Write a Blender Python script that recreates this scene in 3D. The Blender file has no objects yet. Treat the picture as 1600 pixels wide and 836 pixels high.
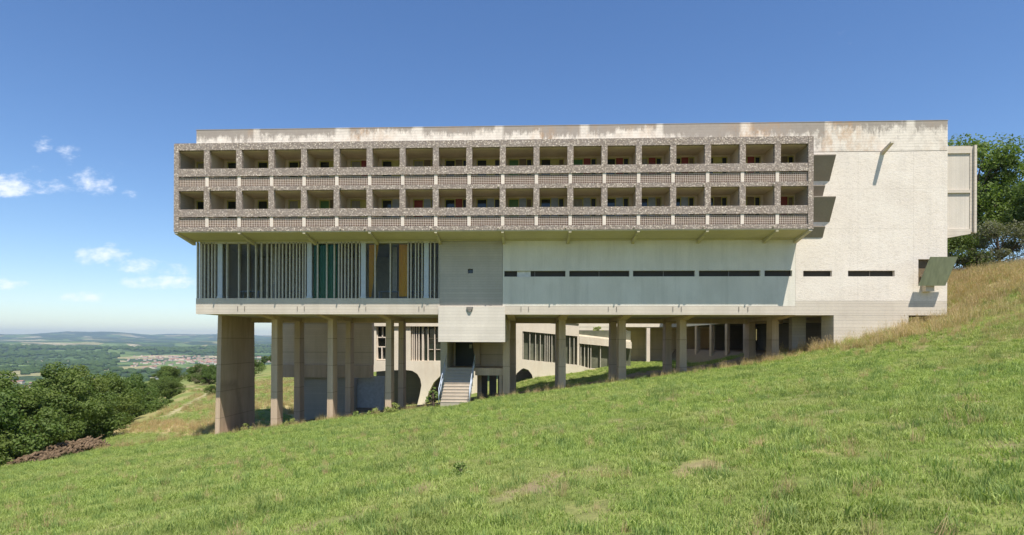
import bpy, bmesh, math, random
import numpy as np
from mathutils import Vector, Matrix

random.seed(7)
rng = np.random.default_rng(11)
scene = bpy.context.scene
COL = scene.collection
R = math.radians

# ------------------------------------------------------------------ camera, sky, sun, exposure
cam_d = bpy.data.cameras.new('camera')
cam = bpy.data.objects.new('camera', cam_d)
COL.objects.link(cam)
scene.camera = cam
cam_d.sensor_width = 36
cam_d.lens = 917 / 1600 * 36
cam_d.shift_x = (800 - 781.36) / 1600
cam_d.shift_y = (531 - 418) / 1600
cam_d.clip_start = 0.1
cam_d.clip_end = 80000
yaw, roll = R(2.6), R(0.2)
fwd = Vector((-math.sin(yaw), math.cos(yaw), 0))
rt = Vector((math.cos(yaw), math.sin(yaw), 0)) * math.cos(roll) + Vector((0, 0, 1)) * math.sin(roll)
up = rt.cross(fwd)
cam.matrix_world = Matrix((( rt.x, up.x, -fwd.x, 0), (rt.y, up.y, -fwd.y, 0), (rt.z, up.z, -fwd.z, 0), (0, 0, 0, 1)))

LIGHT = Vector((-0.42, 1.0, -2.15)).normalized()      # direction in which sunlight travels
SUN_EL = math.asin(-LIGHT.z)
SUN_AZ = math.atan2(-LIGHT.x, -LIGHT.y)               # from +Y, clockwise towards +X
sd = bpy.data.lights.new('sun', 'SUN')
sun = bpy.data.objects.new('sun', sd)
COL.objects.link(sun)
sd.energy = 4.3
sd.angle = R(0.53)
sd.color = (1.0, 0.935, 0.83)
sun.rotation_mode = 'QUATERNION'
sun.rotation_quaternion = LIGHT.to_track_quat('-Z', 'Y')
sun.location = (10, -20, 60)

scene.view_settings.view_transform = 'Standard'
scene.view_settings.look = 'None'
scene.view_settings.gamma = 1
scene.view_settings.exposure = 0.71
scene.view_settings.use_curve_mapping = False

world = bpy.data.worlds.new('World')
scene.world = world
world.use_nodes = True
wt = world.node_tree
wt.nodes.clear()
wo = wt.nodes.new('ShaderNodeOutputWorld')
bg = wt.nodes.new('ShaderNodeBackground')
sky = wt.nodes.new('ShaderNodeTexSky')
sky.sky_type = 'NISHITA'
sky.sun_disc = False
sky.sun_elevation = SUN_EL
sky.sun_rotation = SUN_AZ
sky.altitude = 300
sky.air_density = 1.0
sky.dust_density = 0.2
sky.ozone_density = 3.0
bg.inputs[1].default_value = 0.097
wt.links.new(bg.outputs[0], wo.inputs[0])


def wn(t, **kw):
    n = wt.nodes.new(t)
    for k, v in kw.items():
        setattr(n, k, v)
    return n


def wmath(op, a, b=None, c=None):
    n = wn('ShaderNodeMath', operation=op)
    for i, v in enumerate((a, b, c)):
        if v is None:
            continue
        if isinstance(v, (int, float)):
            n.inputs[i].default_value = v
        else:
            wt.links.new(v, n.inputs[i])
    return n.outputs[0]


# small fair-weather clouds low in the northern-western part of the sky: (azimuth tangent, elevation tangent, half width, half height, strength)
tc = wn('ShaderNodeTexCoord')
sep = wn('ShaderNodeSeparateXYZ')
wt.links.new(tc.outputs['Generated'], sep.inputs[0])
ysafe = wmath('MAXIMUM', sep.outputs[1], 0.02)
cu = wmath('DIVIDE', sep.outputs[0], ysafe)
cv = wmath('DIVIDE', sep.outputs[2], ysafe)
nz = wn('ShaderNodeTexNoise')
nz.inputs['Scale'].default_value = 9
nz.inputs['Detail'].default_value = 7
nz.inputs['Roughness'].default_value = 0.62
cc = wn('ShaderNodeCombineXYZ')
wt.links.new(cu, cc.inputs[0])
wt.links.new(wmath('MULTIPLY', cv, 1.9), cc.inputs[1])
wt.links.new(cc.outputs[0], nz.inputs['Vector'])
nz2 = wn('ShaderNodeTexNoise')
nz2.inputs['Scale'].default_value = 34
nz2.inputs['Detail'].default_value = 6
nz2.inputs['Roughness'].default_value = 0.65
wt.links.new(cc.outputs[0], nz2.inputs['Vector'])
CLOUDS = [(10, 289, 58, 13, 1.0), (75, 291, 60, 13, .9), (137, 285, 40, 15, 1.0), (63, 268, 30, 10, .75), (67, 226, 17, 13, .8),
          (108, 238, 22, 13, .8), (140, 240, 14, 7, .6), (183, 253, 13, 6, .6), (160, 399, 45, 14, 1.15), (215, 415, 45, 10, 1.0),
          (270, 420, 28, 9, .9), (247, 441, 56, 9, 1.1), (120, 465, 42, 7, .8), (15, 445, 36, 7, .65), (205, 303, 12, 5, .4),
          (1322, 45, 28, 22, .25), (1350, 30, 24, 14, .22), (75, 300, 70, 6, .5), (50, 520, 90, 5, .35), (210, 512, 100, 5, .3)]
acc = None
for (px, py, hw, hh, st) in CLOUDS:
    d = fwd * 917 + rt * (px - 781.36) + up * (531 - py)
    u0, v0 = d.x / d.y, d.z / d.y
    su, sv = hw / 917 * 1.5, hh / 917 * 1.9
    a = wmath('MULTIPLY', wmath('SUBTRACT', cu, u0), 1 / su)
    b = wmath('MULTIPLY', wmath('SUBTRACT', cv, v0), 1 / sv)
    r2 = wmath('ADD', wmath('MULTIPLY', a, a), wmath('MULTIPLY', b, b))
    e = wmath('MULTIPLY', wmath('MAXIMUM', wmath('SUBTRACT', 1.0, r2), 0.0), st)
    acc = e if acc is None else wmath('MAXIMUM', acc, e)
dens = wmath('ADD', wmath('SUBTRACT', nz.outputs[0], 0.60), wmath('MULTIPLY', wmath('SUBTRACT', nz2.outputs[0], 0.5), 0.75))
dens = wmath('ADD', wmath('MULTIPLY', dens, 1.7), wmath('MULTIPLY', acc, 0.62))
mr = wn('ShaderNodeMapRange', interpolation_type='SMOOTHSTEP')
wt.links.new(dens, mr.inputs[0])
mr.inputs[1].default_value = 0.10
mr.inputs[2].default_value = 0.85
mr.inputs[4].default_value = 0.8
cm = wmath('MULTIPLY', mr.outputs[0], wmath('MINIMUM', wmath('MULTIPLY', acc, 5.0), 1.0))
front = wmath('GREATER_THAN', sep.outputs[1], 0.05)
cm = wmath('MULTIPLY', cm, front)
hsv = wn('ShaderNodeHueSaturation')
hsv.inputs['Saturation'].default_value = 1.17
hsv.inputs['Hue'].default_value = 0.506
wt.links.new(sky.outputs[0], hsv.inputs['Color'])
skymix = wn('ShaderNodeMix', data_type='RGBA')
wt.links.new(cm, skymix.inputs[0])
wt.links.new(hsv.outputs[0], skymix.inputs[6])
skymix.inputs[7].default_value = (7.6, 7.8, 8.3, 1)
wt.links.new(skymix.outputs[2], bg.inputs[0])

# ------------------------------------------------------------------ materials
MATS = {}


class NT:
    def __init__(self, name):
        self.m = bpy.data.materials.new(name)
        self.m.use_nodes = True
        self.t = self.m.node_tree
        self.t.nodes.clear()
        self.out = self.n('ShaderNodeOutputMaterial')
        self.p = self.n('ShaderNodeBsdfPrincipled')
        self.l(self.p.outputs[0], self.out.inputs[0])
        self.geo = self.n('ShaderNodeNewGeometry')
        self.pos = self.geo.outputs['Position']
        MATS[name] = self.m

    def n(self, t, **kw):
        n = self.t.nodes.new(t)
        for k, v in kw.items():
            setattr(n, k, v)
        return n

    def l(self, a, b):
        self.t.links.new(a, b)

    def sc(self, v, s):
        n = self.n('ShaderNodeVectorMath', operation='MULTIPLY')
        self.l(v, n.inputs[0])
        n.inputs[1].default_value = s
        return n.outputs[0]

    def noise(self, scale, detail=5, rough=.55, stretch=(1, 1, 1), v=None, dist=0):
        n = self.n('ShaderNodeTexNoise')
        n.inputs['Scale'].default_value = scale
        n.inputs['Detail'].default_value = detail
        n.inputs['Roughness'].default_value = rough
        n.inputs['Distortion'].default_value = dist
        self.l(self.sc(v or self.pos, stretch), n.inputs['Vector'])
        return n.outputs[0]

    def ramp(self, fac, stops, interp='LINEAR'):
        n = self.n('ShaderNodeValToRGB')
        n.color_ramp.interpolation = interp
        e = n.color_ramp.elements
        while len(e) < len(stops):
            e.new(0.5)
        for i, (p, c) in enumerate(stops):
            e[i].position = p
            e[i].color = (c[0], c[1], c[2], 1) if isinstance(c, (tuple, list)) else (c, c, c, 1)
        self.l(fac, n.inputs[0])
        return n.outputs[0]

    def mix(self, fac, a, b, mode='MIX'):
        n = self.n('ShaderNodeMix', data_type='RGBA', blend_type=mode)
        for i, v in ((0, fac), (6, a), (7, b)):
            if isinstance(v, (int, float)):
                n.inputs[i].default_value = v
            elif isinstance(v, tuple):
                n.inputs[i].default_value = (*v, 1)
            else:
                self.l(v, n.inputs[i])
        return n.outputs[2]

    def math(self, op, a, b=None):
        n = self.n('ShaderNodeMath', operation=op)
        for i, v in enumerate((a, b)):
            if v is None:
                continue
            if isinstance(v, (int, float)):
                n.inputs[i].default_value = v
            else:
                self.l(v, n.inputs[i])
        return n.outputs[0]

    def bump(self, h, strength=.3, dist=.02):
        n = self.n('ShaderNodeBump')
        n.inputs['Strength'].default_value = strength
        n.inputs['Distance'].default_value = dist
        self.l(h, n.inputs['Height'])
        self.l(n.outputs[0], self.p.inputs['Normal'])

    def set(self, col=None, rough=.9, spec=.2):
        if col is not None:
            if isinstance(col, tuple):
                self.p.inputs['Base Color'].default_value = (*col, 1)
            else:
                self.l(col, self.p.inputs['Base Color'])
        self.p.inputs['Roughness'].default_value = rough
        self.p.inputs['Specular IOR Level'].default_value = spec
        return self.m


def m_concrete(name, base, dark, stain=None, boards=None, amt=.5, rust=0, bumpy=.35, joint=None):
    t = NT(name)
    big = t.noise(.55, 6, .6)
    streak = t.noise(1.0, 6, .65, (2.3, 2.3, .28))
    fine = t.noise(11, 5, .7)
    c = t.mix(t.ramp(big, [(.35, 0), (.7, 1)]), base, tuple(x * .8 for x in base))
    c = t.mix(t.math('MULTIPLY', t.ramp(streak, [(.46, 0), (.72, 1)]), amt), c, dark)
    if rust:
        rn = t.noise(.35, 4, .6, (1, 1, .6))
        rs = t.noise(2.2, 5, .7, (1.3, 1.3, .3))
        c = t.mix(t.math('MULTIPLY', t.math('MULTIPLY', t.ramp(rn, [(.5, 0), (.66, 1)]), t.ramp(rs, [(.4, 0), (.65, 1)])), rust), c, (.42, .24, .10))
    c = t.mix(t.ramp(fine, [(.3, .55), (.75, 0)]), c, tuple(x * .72 for x in base))
    h = fine
    if boards:
        sp = t.n('ShaderNodeSeparateXYZ')
        t.l(t.pos, sp.inputs[0])
        ax = sp.outputs[2] if boards[0] == 'z' else sp.outputs[0]
        fr = t.math('FRACT', t.math('ADD', t.math('MULTIPLY', ax, 1 / boards[1]), t.math('MULTIPLY', t.noise(3, 3, .6), .07)))
        gro = t.ramp(fr, [(0, 0), (.05, 1), (.95, 1), (1, 0)])
        wnn = t.n('ShaderNodeTexWhiteNoise', noise_dimensions='1D')
        t.l(t.math('FLOOR', t.math('MULTIPLY', ax, 1 / boards[1])), wnn.inputs['W'])
        c = t.mix(t.math('MULTIPLY', wnn.outputs[0], .28), c, tuple(x * .6 for x in base))
        c = t.mix(t.math('SUBTRACT', 1, gro), c, tuple(x * .55 for x in base))
        h = t.math('ADD', t.math('MULTIPLY', fine, .5), gro)
    if joint:
        sp = t.n('ShaderNodeSeparateXYZ')
        t.l(t.pos, sp.inputs[0])
        fr = t.math('FRACT', t.math('MULTIPLY', t.math('ADD', sp.outputs[2], 20.3), 1 / joint))
        gro = t.ramp(fr, [(0, 0), (.02, 1), (.985, 1), (1, 0)])
        c = t.mix(t.math('SUBTRACT', 1, gro), c, tuple(x * .3 for x in base))
        wnn = t.n('ShaderNodeTexWhiteNoise', noise_dimensions='1D')
        t.l(t.math('FLOOR', t.math('MULTIPLY', t.math('ADD', sp.outputs[2], 20.3), 1 / joint)), wnn.inputs['W'])
        c = t.mix(t.math('MULTIPLY', wnn.outputs[0], .5), c, tuple(x * .62 for x in base))
    t.bump(h, bumpy, .03)
    return t.set(c, .92, .15)


m_concrete('pilotis_concrete', (.68, .52, .375), (.36, .25, .17), amt=.8, boards=('x', .14), joint=1.85, rust=.3)
m_concrete('court_concrete', (.78, .62, .44), (.46, .36, .24), amt=.7, boards=('z', .2), joint=2.4, rust=.3)
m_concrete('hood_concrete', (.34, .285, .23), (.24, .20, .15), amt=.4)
m_concrete('entrance_white', (.76, .69, .60), (.58, .51, .43), amt=.35, boards=('z', .2), bumpy=.2)
m_concrete('slab_concrete', (.70, .62, .52), (.44, .37, .30), amt=.4, boards=('z', .21))
m_concrete('board_concrete', (.55, .50, .43), (.36, .33, .28), amt=.35, boards=('z', .16))
m_concrete('loggia_concrete', (.74, .63, .49), (.42, .34, .25), amt=.35)
m_concrete('soffit_concrete', (.62, .55, .38), (.45, .38, .22), amt=.35, boards=('z', .3))
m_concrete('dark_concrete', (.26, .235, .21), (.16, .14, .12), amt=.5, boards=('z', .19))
m_concrete('step_concrete', (.52, .45, .36), (.34, .29, .23), amt=.4)
m_concrete('courtyard_white', (.84, .76, .64), (.58, .48, .35), amt=.3, rust=.3)
m_concrete('fin_concrete', (.72, .65, .56), (.52, .46, .38), amt=.4, boards=('x', .11))
m_concrete('pale_post', (.80, .70, .60), (.6, .52, .44), amt=.3)

# whitewashed rough render of the closed end of the facade
t = NT('white_render')
big = t.noise(.3, 6, .6)
mid = t.noise(1.6, 5, .7, (1, 1, .45))
fine = t.noise(7.5, 6, .75, (1, 1, 1.9))
c = t.mix(t.ramp(big, [(.3, 0), (.75, 1)]), (.765, .69, .605), (.68, .605, .52))
c = t.mix(t.math('MULTIPLY', t.ramp(mid, [(.45, 0), (.75, 1)]), .35), c, (.64, .585, .52))
c = t.mix(t.ramp(fine, [(.28, .8), (.5, 0)]), c, (.50, .44, .375))
sp = t.n('ShaderNodeSeparateXYZ')
t.l(t.pos, sp.inputs[0])
strk = t.noise(1.0, 7, .7, (3.0, 3.0, .14))
c = t.mix(t.math('MULTIPLY', t.ramp(strk, [(.5, 0), (.72, 1)]), .35), c, (.50, .46, .41))
c = t.mix(t.math('MULTIPLY', t.ramp(t.noise(.45, 4, .6, (1, 1, 2)), [(.5, 0), (.62, 1)]), .28), c, (.80, .74, .66))
for zz, xx in ((6.9, None), (9.35, None), (None, 20.3), (None, 23.6)):
    a_ = t.math('ABSOLUTE', t.math('SUBTRACT', t.math('ADD', sp.outputs[2] if zz else sp.outputs[0], t.math('MULTIPLY', t.noise(1.5, 3, .5), .05)), (zz or xx) + .025))
    c = t.mix(t.ramp(a_, [(0, .38), (.025, 0)]), c, (.42, .38, .33))
t.bump(t.math('ADD', fine, t.math('MULTIPLY', t.noise(24, 3, .6), .4)), .55, .04)
t.set(c, .95, .1)

# smoother render under the balconies
t = NT('smooth_render')
mid = t.noise(.8, 6, .65, (1, 1, .4))
fine = t.noise(16, 4, .7)
c = t.mix(t.ramp(mid, [(.3, 0), (.75, 1)]), (.74, .69, .60), (.64, .60, .52))
c = t.mix(t.ramp(fine, [(.3, .5), (.55, 0)]), c, (.54, .51, .44))
c = t.mix(t.math('MULTIPLY', t.ramp(t.noise(1.0, 7, .7, (2.6, 2.6, .16)), [(.48, 0), (.7, 1)]), .45), c, (.50, .47, .40))
c = t.mix(t.math('MULTIPLY', t.ramp(t.noise(.35, 5, .6), [(.5, 0), (.64, 1)]), .4), c, (.80, .76, .68))
t.bump(fine, .45, .03)
t.set(c, .95, .1)

# parapet: lime-white slabs with black weathering below the coping and rusty patches
t = NT('parapet_concrete')
sp = t.n('ShaderNodeSeparateXYZ')
t.l(t.pos, sp.inputs[0])
seg = t.math('MULTIPLY', t.math('ADD', sp.outputs[0], t.math('MULTIPLY', t.noise(.15, 2, .5, (1, 0, 0)), 4)), 1 / 5.1)
wnn = t.n('ShaderNodeTexWhiteNoise', noise_dimensions='1D')
t.l(t.math('FLOOR', seg), wnn.inputs['W'])
fr = t.math('FRACT', seg)
joint = t.ramp(fr, [(0, 1), (.07, 1), (.11, 0), (.97, 0), (1, 1)])
seg2 = t.math('MULTIPLY', t.math('ADD', sp.outputs[0], 3.7), 1 / 2.3)
wn2 = t.n('ShaderNodeTexWhiteNoise', noise_dimensions='1D')
t.l(t.math('FLOOR', seg2), wn2.inputs['W'])
n1 = t.noise(1.1, 9, .78, (.8, .8, .6))
n2 = t.noise(4.2, 8, .8, (1.6, 1.6, .3))
hz = t.ramp(t.math('SUBTRACT', sp.outputs[2], 11.9), [(.0, 0), (.55, .3), (1, 1)])
hz2 = t.math('MULTIPLY', t.math('SUBTRACT', sp.outputs[2], 12.0), .62)
dk = t.math('ADD', t.math('ADD', t.math('MULTIPLY', n1, .9), t.math('MULTIPLY', n2, .5)), t.math('MULTIPLY', t.math('POWER', t.math('MAXIMUM', hz2, 0), 2.2), .42))
dk = t.math('ADD', dk, t.math('MULTIPLY', t.math('ADD', wnn.outputs[0], wn2.outputs[0]), .13))
dkf = t.ramp(dk, [(.88, 0), (1.16, 1)])
dkf = t.math('MULTIPLY', dkf, t.math('SUBTRACT', 1, t.math('MULTIPLY', joint, .85)))
c = t.mix(t.ramp(t.noise(3, 5, .7), [(.3, 0), (.7, 1)]), (.80, .73, .64), (.66, .59, .51))
sp2 = t.math('MULTIPLY', t.ramp(t.noise(2.2, 9, .8, (.9, .9, .8)), [(.5, 0), (.64, 1)]), .55)
c = t.mix(sp2, c, (.40, .35, .30))
c = t.mix(t.math('MULTIPLY', dkf, .8), c, (.24, .205, .175))
rn = t.ramp(t.noise(.33, 3, .5, (1, 1, .5)), [(.50, 0), (.62, 1)])
rs = t.ramp(t.noise(3.5, 6, .7, (1, 1, .45)), [(.42, 0), (.62, 1)])
c = t.mix(t.math('MULTIPLY', t.math('MULTIPLY', rn, rs), .5), c, (.48, .27, .12))
bz = t.math('FRACT', t.math('MULTIPLY', sp.outputs[2], 1 / .17))
bl = t.ramp(bz, [(0, 0), (.08, 1), (1, 1)])
c = t.mix(t.math('SUBTRACT', 1, bl), c, (.34, .31, .27))
t.bump(t.math('ADD', n2, bl), .35, .03)
t.set(c, .93, .12)

# exposed river-pebble aggregate
t = NT('pebble_aggregate')
vo = t.n('ShaderNodeTexVoronoi', feature='F1')
vo.inputs['Scale'].default_value = 11
t.l(t.pos, vo.inputs['Vector'])
sv = t.n('ShaderNodeSeparateColor')
t.l(vo.outputs['Color'], sv.inputs[0])
c = t.ramp(sv.outputs[0], [(0, (.26, .20, .155)), (.25, (.37, .30, .24)), (.55, (.45, .375, .305)), (.8, (.54, .455, .375)), (1, (.70, .61, .51))])
edge = t.ramp(vo.outputs['Distance'], [(.30, 0), (.62, 1)])
c = t.mix(edge, c, (.24, .195, .165))
v3 = t.noise(1.0, 4, .6)
c = t.mix(t.ramp(v3, [(.4, 0), (.7, .4)]), c, (.30, .26, .24))
t.bump(t.math('SUBTRACT', 1, vo.outputs['Distance']), .6, .03)
t.set(c, .85, .2)


def m_plain(name, col, rough=.7, spec=.3, var=.25, scale=4, stretch=(1, 1, 1), metallic=0):
    t = NT(name)
    c = t.mix(t.ramp(t.noise(scale, 5, .6, stretch), [(.3, 0), (.7, 1)]), col, tuple(x * (1 - var) for x in col))
    t.p.inputs['Metallic'].default_value = metallic
    return t.set(c, rough, spec)


m_plain('claustra', (.72, .61, .52), .9, .1, .25, 9)
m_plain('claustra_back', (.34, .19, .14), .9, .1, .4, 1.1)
m_plain('frame_ochre', (.50, .46, .15), .6, .3)
m_plain('panel_red', (.26, .05, .035), .5)
m_plain('panel_green', (.09, .20, .06), .5)
m_plain('net_curtain', (.34, .32, .26), .8, .2, .4, 7, (4, 4, .3))
m_plain('panel_wood', (.20, .15, .09), .6, .3, .3, 6)
m_plain('panel_bluegrey', (.33, .38, .44), .7)
m_plain('mullion_concrete', (.58, .54, .46), .85, .2, .3, 5)
m_plain('vent_column', (.50, .54, .58), .6, .3, .15)
m_plain('recess_paint', (.52, .55, .60), .8)
m_plain('curtain_yellow', (.9, .56, .04), .85, .1, .3, 8, (4, 4, .2))
m_plain('curtain_green', (.04, .19, .10), .8, .1, .35, 5, (3, 3, .2))  # green colour standing in for trees mirrored in the window glass
m_plain('interior_wall', (.45, .43, .33), .9)
m_plain('interior_floor', (.35, .30, .24), .5)
m_plain('rail_metal', (.50, .56, .66), .45, .5, .1)
m_plain('door_dark', (.018, .022, .02), .4, .4)
m_plain('white_paint', (.75, .72, .66), .7)
m_plain('sheet_olive', (.26, .28, .17), .7, .3, .3, 2, (3, 3, .3))
m_plain('bark', (.13, .10, .075), .95, .1, .4, 6, (3, 3, .5))
m_plain('log_wood', (.215, .15, .095), .9, .1, .5, 3)
m_plain('roof_tile', (.36, .20, .15), .9, .1, .3, .02)
m_plain('house_wall', (.66, .58, .47), .9, .1, .3, .01)
m_plain('shed_white', (.78, .78, .76), .7, .2, .1, .02)
m_plain('window_dark', (.03, .03, .035), .2, .5)

t = NT('glass_dark')
t.set((.02, .028, .024), .06, .5)

t = NT('glass_court')
t.set(t.mix(t.ramp(t.noise(.7, 4, .6), [(.35, 0), (.65, 1)]), (.10, .11, .08), (.20, .20, .15)), .25, .4)
t = NT('slot_glass')
t.set((.045, .038, .028), .5, .2)

t = NT('glass_clear')
tr = t.n('ShaderNodeBsdfTransparent')
tr.inputs[0].default_value = (.97, .98, .97, 1)
gl = t.n('ShaderNodeBsdfGlossy')
gl.inputs['Roughness'].default_value = .015
fn = t.n('ShaderNodeFresnel')
fn.inputs[0].default_value = 1.3
ms = t.n('ShaderNodeMixShader')
t.l(fn.outputs[0], ms.inputs[0])
t.l(tr.outputs[0], ms.inputs[1])
t.l(gl.outputs[0], ms.inputs[2])
t.l(ms.outputs[0], t.out.inputs[0])


def m_leaf(name, dark, light, scale=.5, transl=.35):
    t = NT(name)
    oi = t.n('ShaderNodeObjectInfo')
    n = t.noise(scale, 4, .7)
    at = t.n('ShaderNodeAttribute')
    at.attribute_name = 'tint'
    f = t.math('ADD', t.math('MULTIPLY', at.outputs['Fac'], .6), t.math('MULTIPLY', t.ramp(n, [(.3, 0), (.7, 1)]), .4))
    c = t.mix(f, dark, light)
    c = t.mix(t.math('MULTIPLY', oi.outputs['Random'], .45), c, tuple((a * .55 + b * .45) * k for a, b, k in zip(dark, light, (1.35, 1.0, .9))))
    t.set(c, .6, .25)
    tl = t.n('ShaderNodeBsdfTranslucent')
    t.l(t.mix(1.0, c, (1.25, 1.4, .6), 'MULTIPLY'), tl.inputs[0])
    ms = t.n('ShaderNodeMixShader')
    ms.inputs[0].default_value = transl
    t.l(t.p.outputs[0], ms.inputs[1])
    t.l(tl.outputs[0], ms.inputs[2])
    t.l(ms.outputs[0], t.out.inputs[0])
    return t.m


m_leaf('leaf_green', (.045, .09, .022), (.155, .215, .05))
m_leaf('leaf_yellowgreen', (.055, .11, .028), (.19, .25, .06))
m_leaf('leaf_bright', (.05, .095, .022), (.19, .26, .05), .45)
m_leaf('leaf_grey', (.10, .115, .07), (.21, .22, .13))
m_leaf('leaf_weed', (.17, .24, .07), (.34, .42, .15))


def m_grass(name, cols, dry, patch=.35):
    t = NT(name)
    oi = t.n('ShaderNodeObjectInfo')
    at = t.n('ShaderNodeAttribute')
    at.attribute_name = 'tint'
    c = t.ramp(at.outputs['Fac'], [(i / (len(cols) - 1), k) for i, k in enumerate(cols)])
    c = t.mix(t.math('MULTIPLY', oi.outputs['Random'], .5), c, cols[len(cols) // 2])
    n = t.noise(.22, 5, .65)
    n2 = t.noise(1.1, 4, .6)
    f = t.math('MULTIPLY', t.ramp(t.math('ADD', t.math('MULTIPLY', n, .6), t.math('MULTIPLY', n2, .4)), [(.48, 0), (.62, 1)]), patch)
    c = t.mix(f, c, dry)
    c = t.mix(t.math('MULTIPLY', t.ramp(t.noise(.5, 4, .6), [(.5, 0), (.66, 1)]), .45), c, tuple(x * .55 for x in cols[1]))
    t.set(c, .65, .2)
    tl = t.n('ShaderNodeBsdfTranslucent')
    t.l(t.mix(1.0, c, (1.2, 1.3, .6), 'MULTIPLY'), tl.inputs[0])
    ms = t.n('ShaderNodeMixShader')
    ms.inputs[0].default_value = .35
    t.l(t.p.outputs[0], ms.inputs[1])
    t.l(tl.outputs[0], ms.inputs[2])
    t.l(ms.outputs[0], t.out.inputs[0])


m_grass('grass_green', [(.18, .25, .065), (.26, .345, .085), (.37, .455, .125), (.54, .56, .26)], (.56, .48, .27))
m_grass('grass_dark', [(.14, .215, .065), (.20, .29, .085), (.28, .37, .12), (.40, .46, .18)], (.32, .36, .14))
m_grass('grass_dry', [(.34, .27, .13), (.50, .38, .20), (.60, .46, .27), (.54, .38, .24)], (.27, .31, .10), .5)

# ground sheet
t = NT('ground_soil')
ad = t.n('ShaderNodeAttribute'); ad.attribute_name = 'dry'
af = t.n('ShaderNodeAttribute'); af.attribute_name = 'far'
ap = t.n('ShaderNodeAttribute'); ap.attribute_name = 'path'
asoil = t.n('ShaderNodeAttribute'); asoil.attribute_name = 'soil'
n1 = t.noise(.9, 6, .7)
n2 = t.noise(6, 6, .75)
g = t.mix(t.ramp(n1, [(.35, 0), (.65, 1)]), (.15, .21, .05), (.26, .28, .09))
g = t.mix(t.ramp(n2, [(.4, 0), (.6, .6)]), g, (.10, .11, .04))
dryc = t.mix(t.ramp(n2, [(.35, 0), (.65, 1)]), (.50, .38, .20), (.33, .28, .13))
c = t.mix(ad.outputs['Fac'], g, dryc)
c = t.mix(asoil.outputs['Fac'], c, t.mix(n2, (.36, .26, .17), (.20, .15, .09)))
c = t.mix(ap.outputs['Fac'], c, (.38, .33, .20))
vo = t.n('ShaderNodeTexVoronoi', feature='F1')
vo.inputs['Scale'].default_value = .0032
vo.inputs['Randomness'].default_value = .95
t.l(t.sc(t.pos, (1, 1, 0)), vo.inputs['Vector'])
sv = t.n('ShaderNodeSeparateColor')
t.l(vo.outputs['Color'], sv.inputs[0])
fc = t.ramp(sv.outputs[0], [(0, (.04, .07, .025)), (.3, (.05, .085, .03)), (.42, (.10, .16, .045)), (.6, (.14, .20, .06)), (.78, (.30, .27, .13)), (.9, (.42, .36, .22)), (1, (.12, .17, .06))], 'CONSTANT')
wd = t.ramp(t.noise(.0016, 6, .65), [(.47, 0), (.53, 1)])
fc = t.mix(wd, fc, (.035, .06, .024))
fc = t.mix(t.ramp(t.noise(.02, 5, .7), [(.45, 0), (.65, .6)]), fc, (.05, .075, .03))
c = t.mix(af.outputs['Fac'], c, fc)
t.bump(n2, .6, .08)
t.set(c, .95, .1)

t = NT('far_woods')
c = t.mix(t.ramp(t.noise(.03, 5, .7), [(.3, 0), (.7, 1)]), (.035, .065, .02), (.075, .115, .035))
t.bump(t.noise(.25, 5, .8), 1, 3)
t.set(c, .95, .05)


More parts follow.
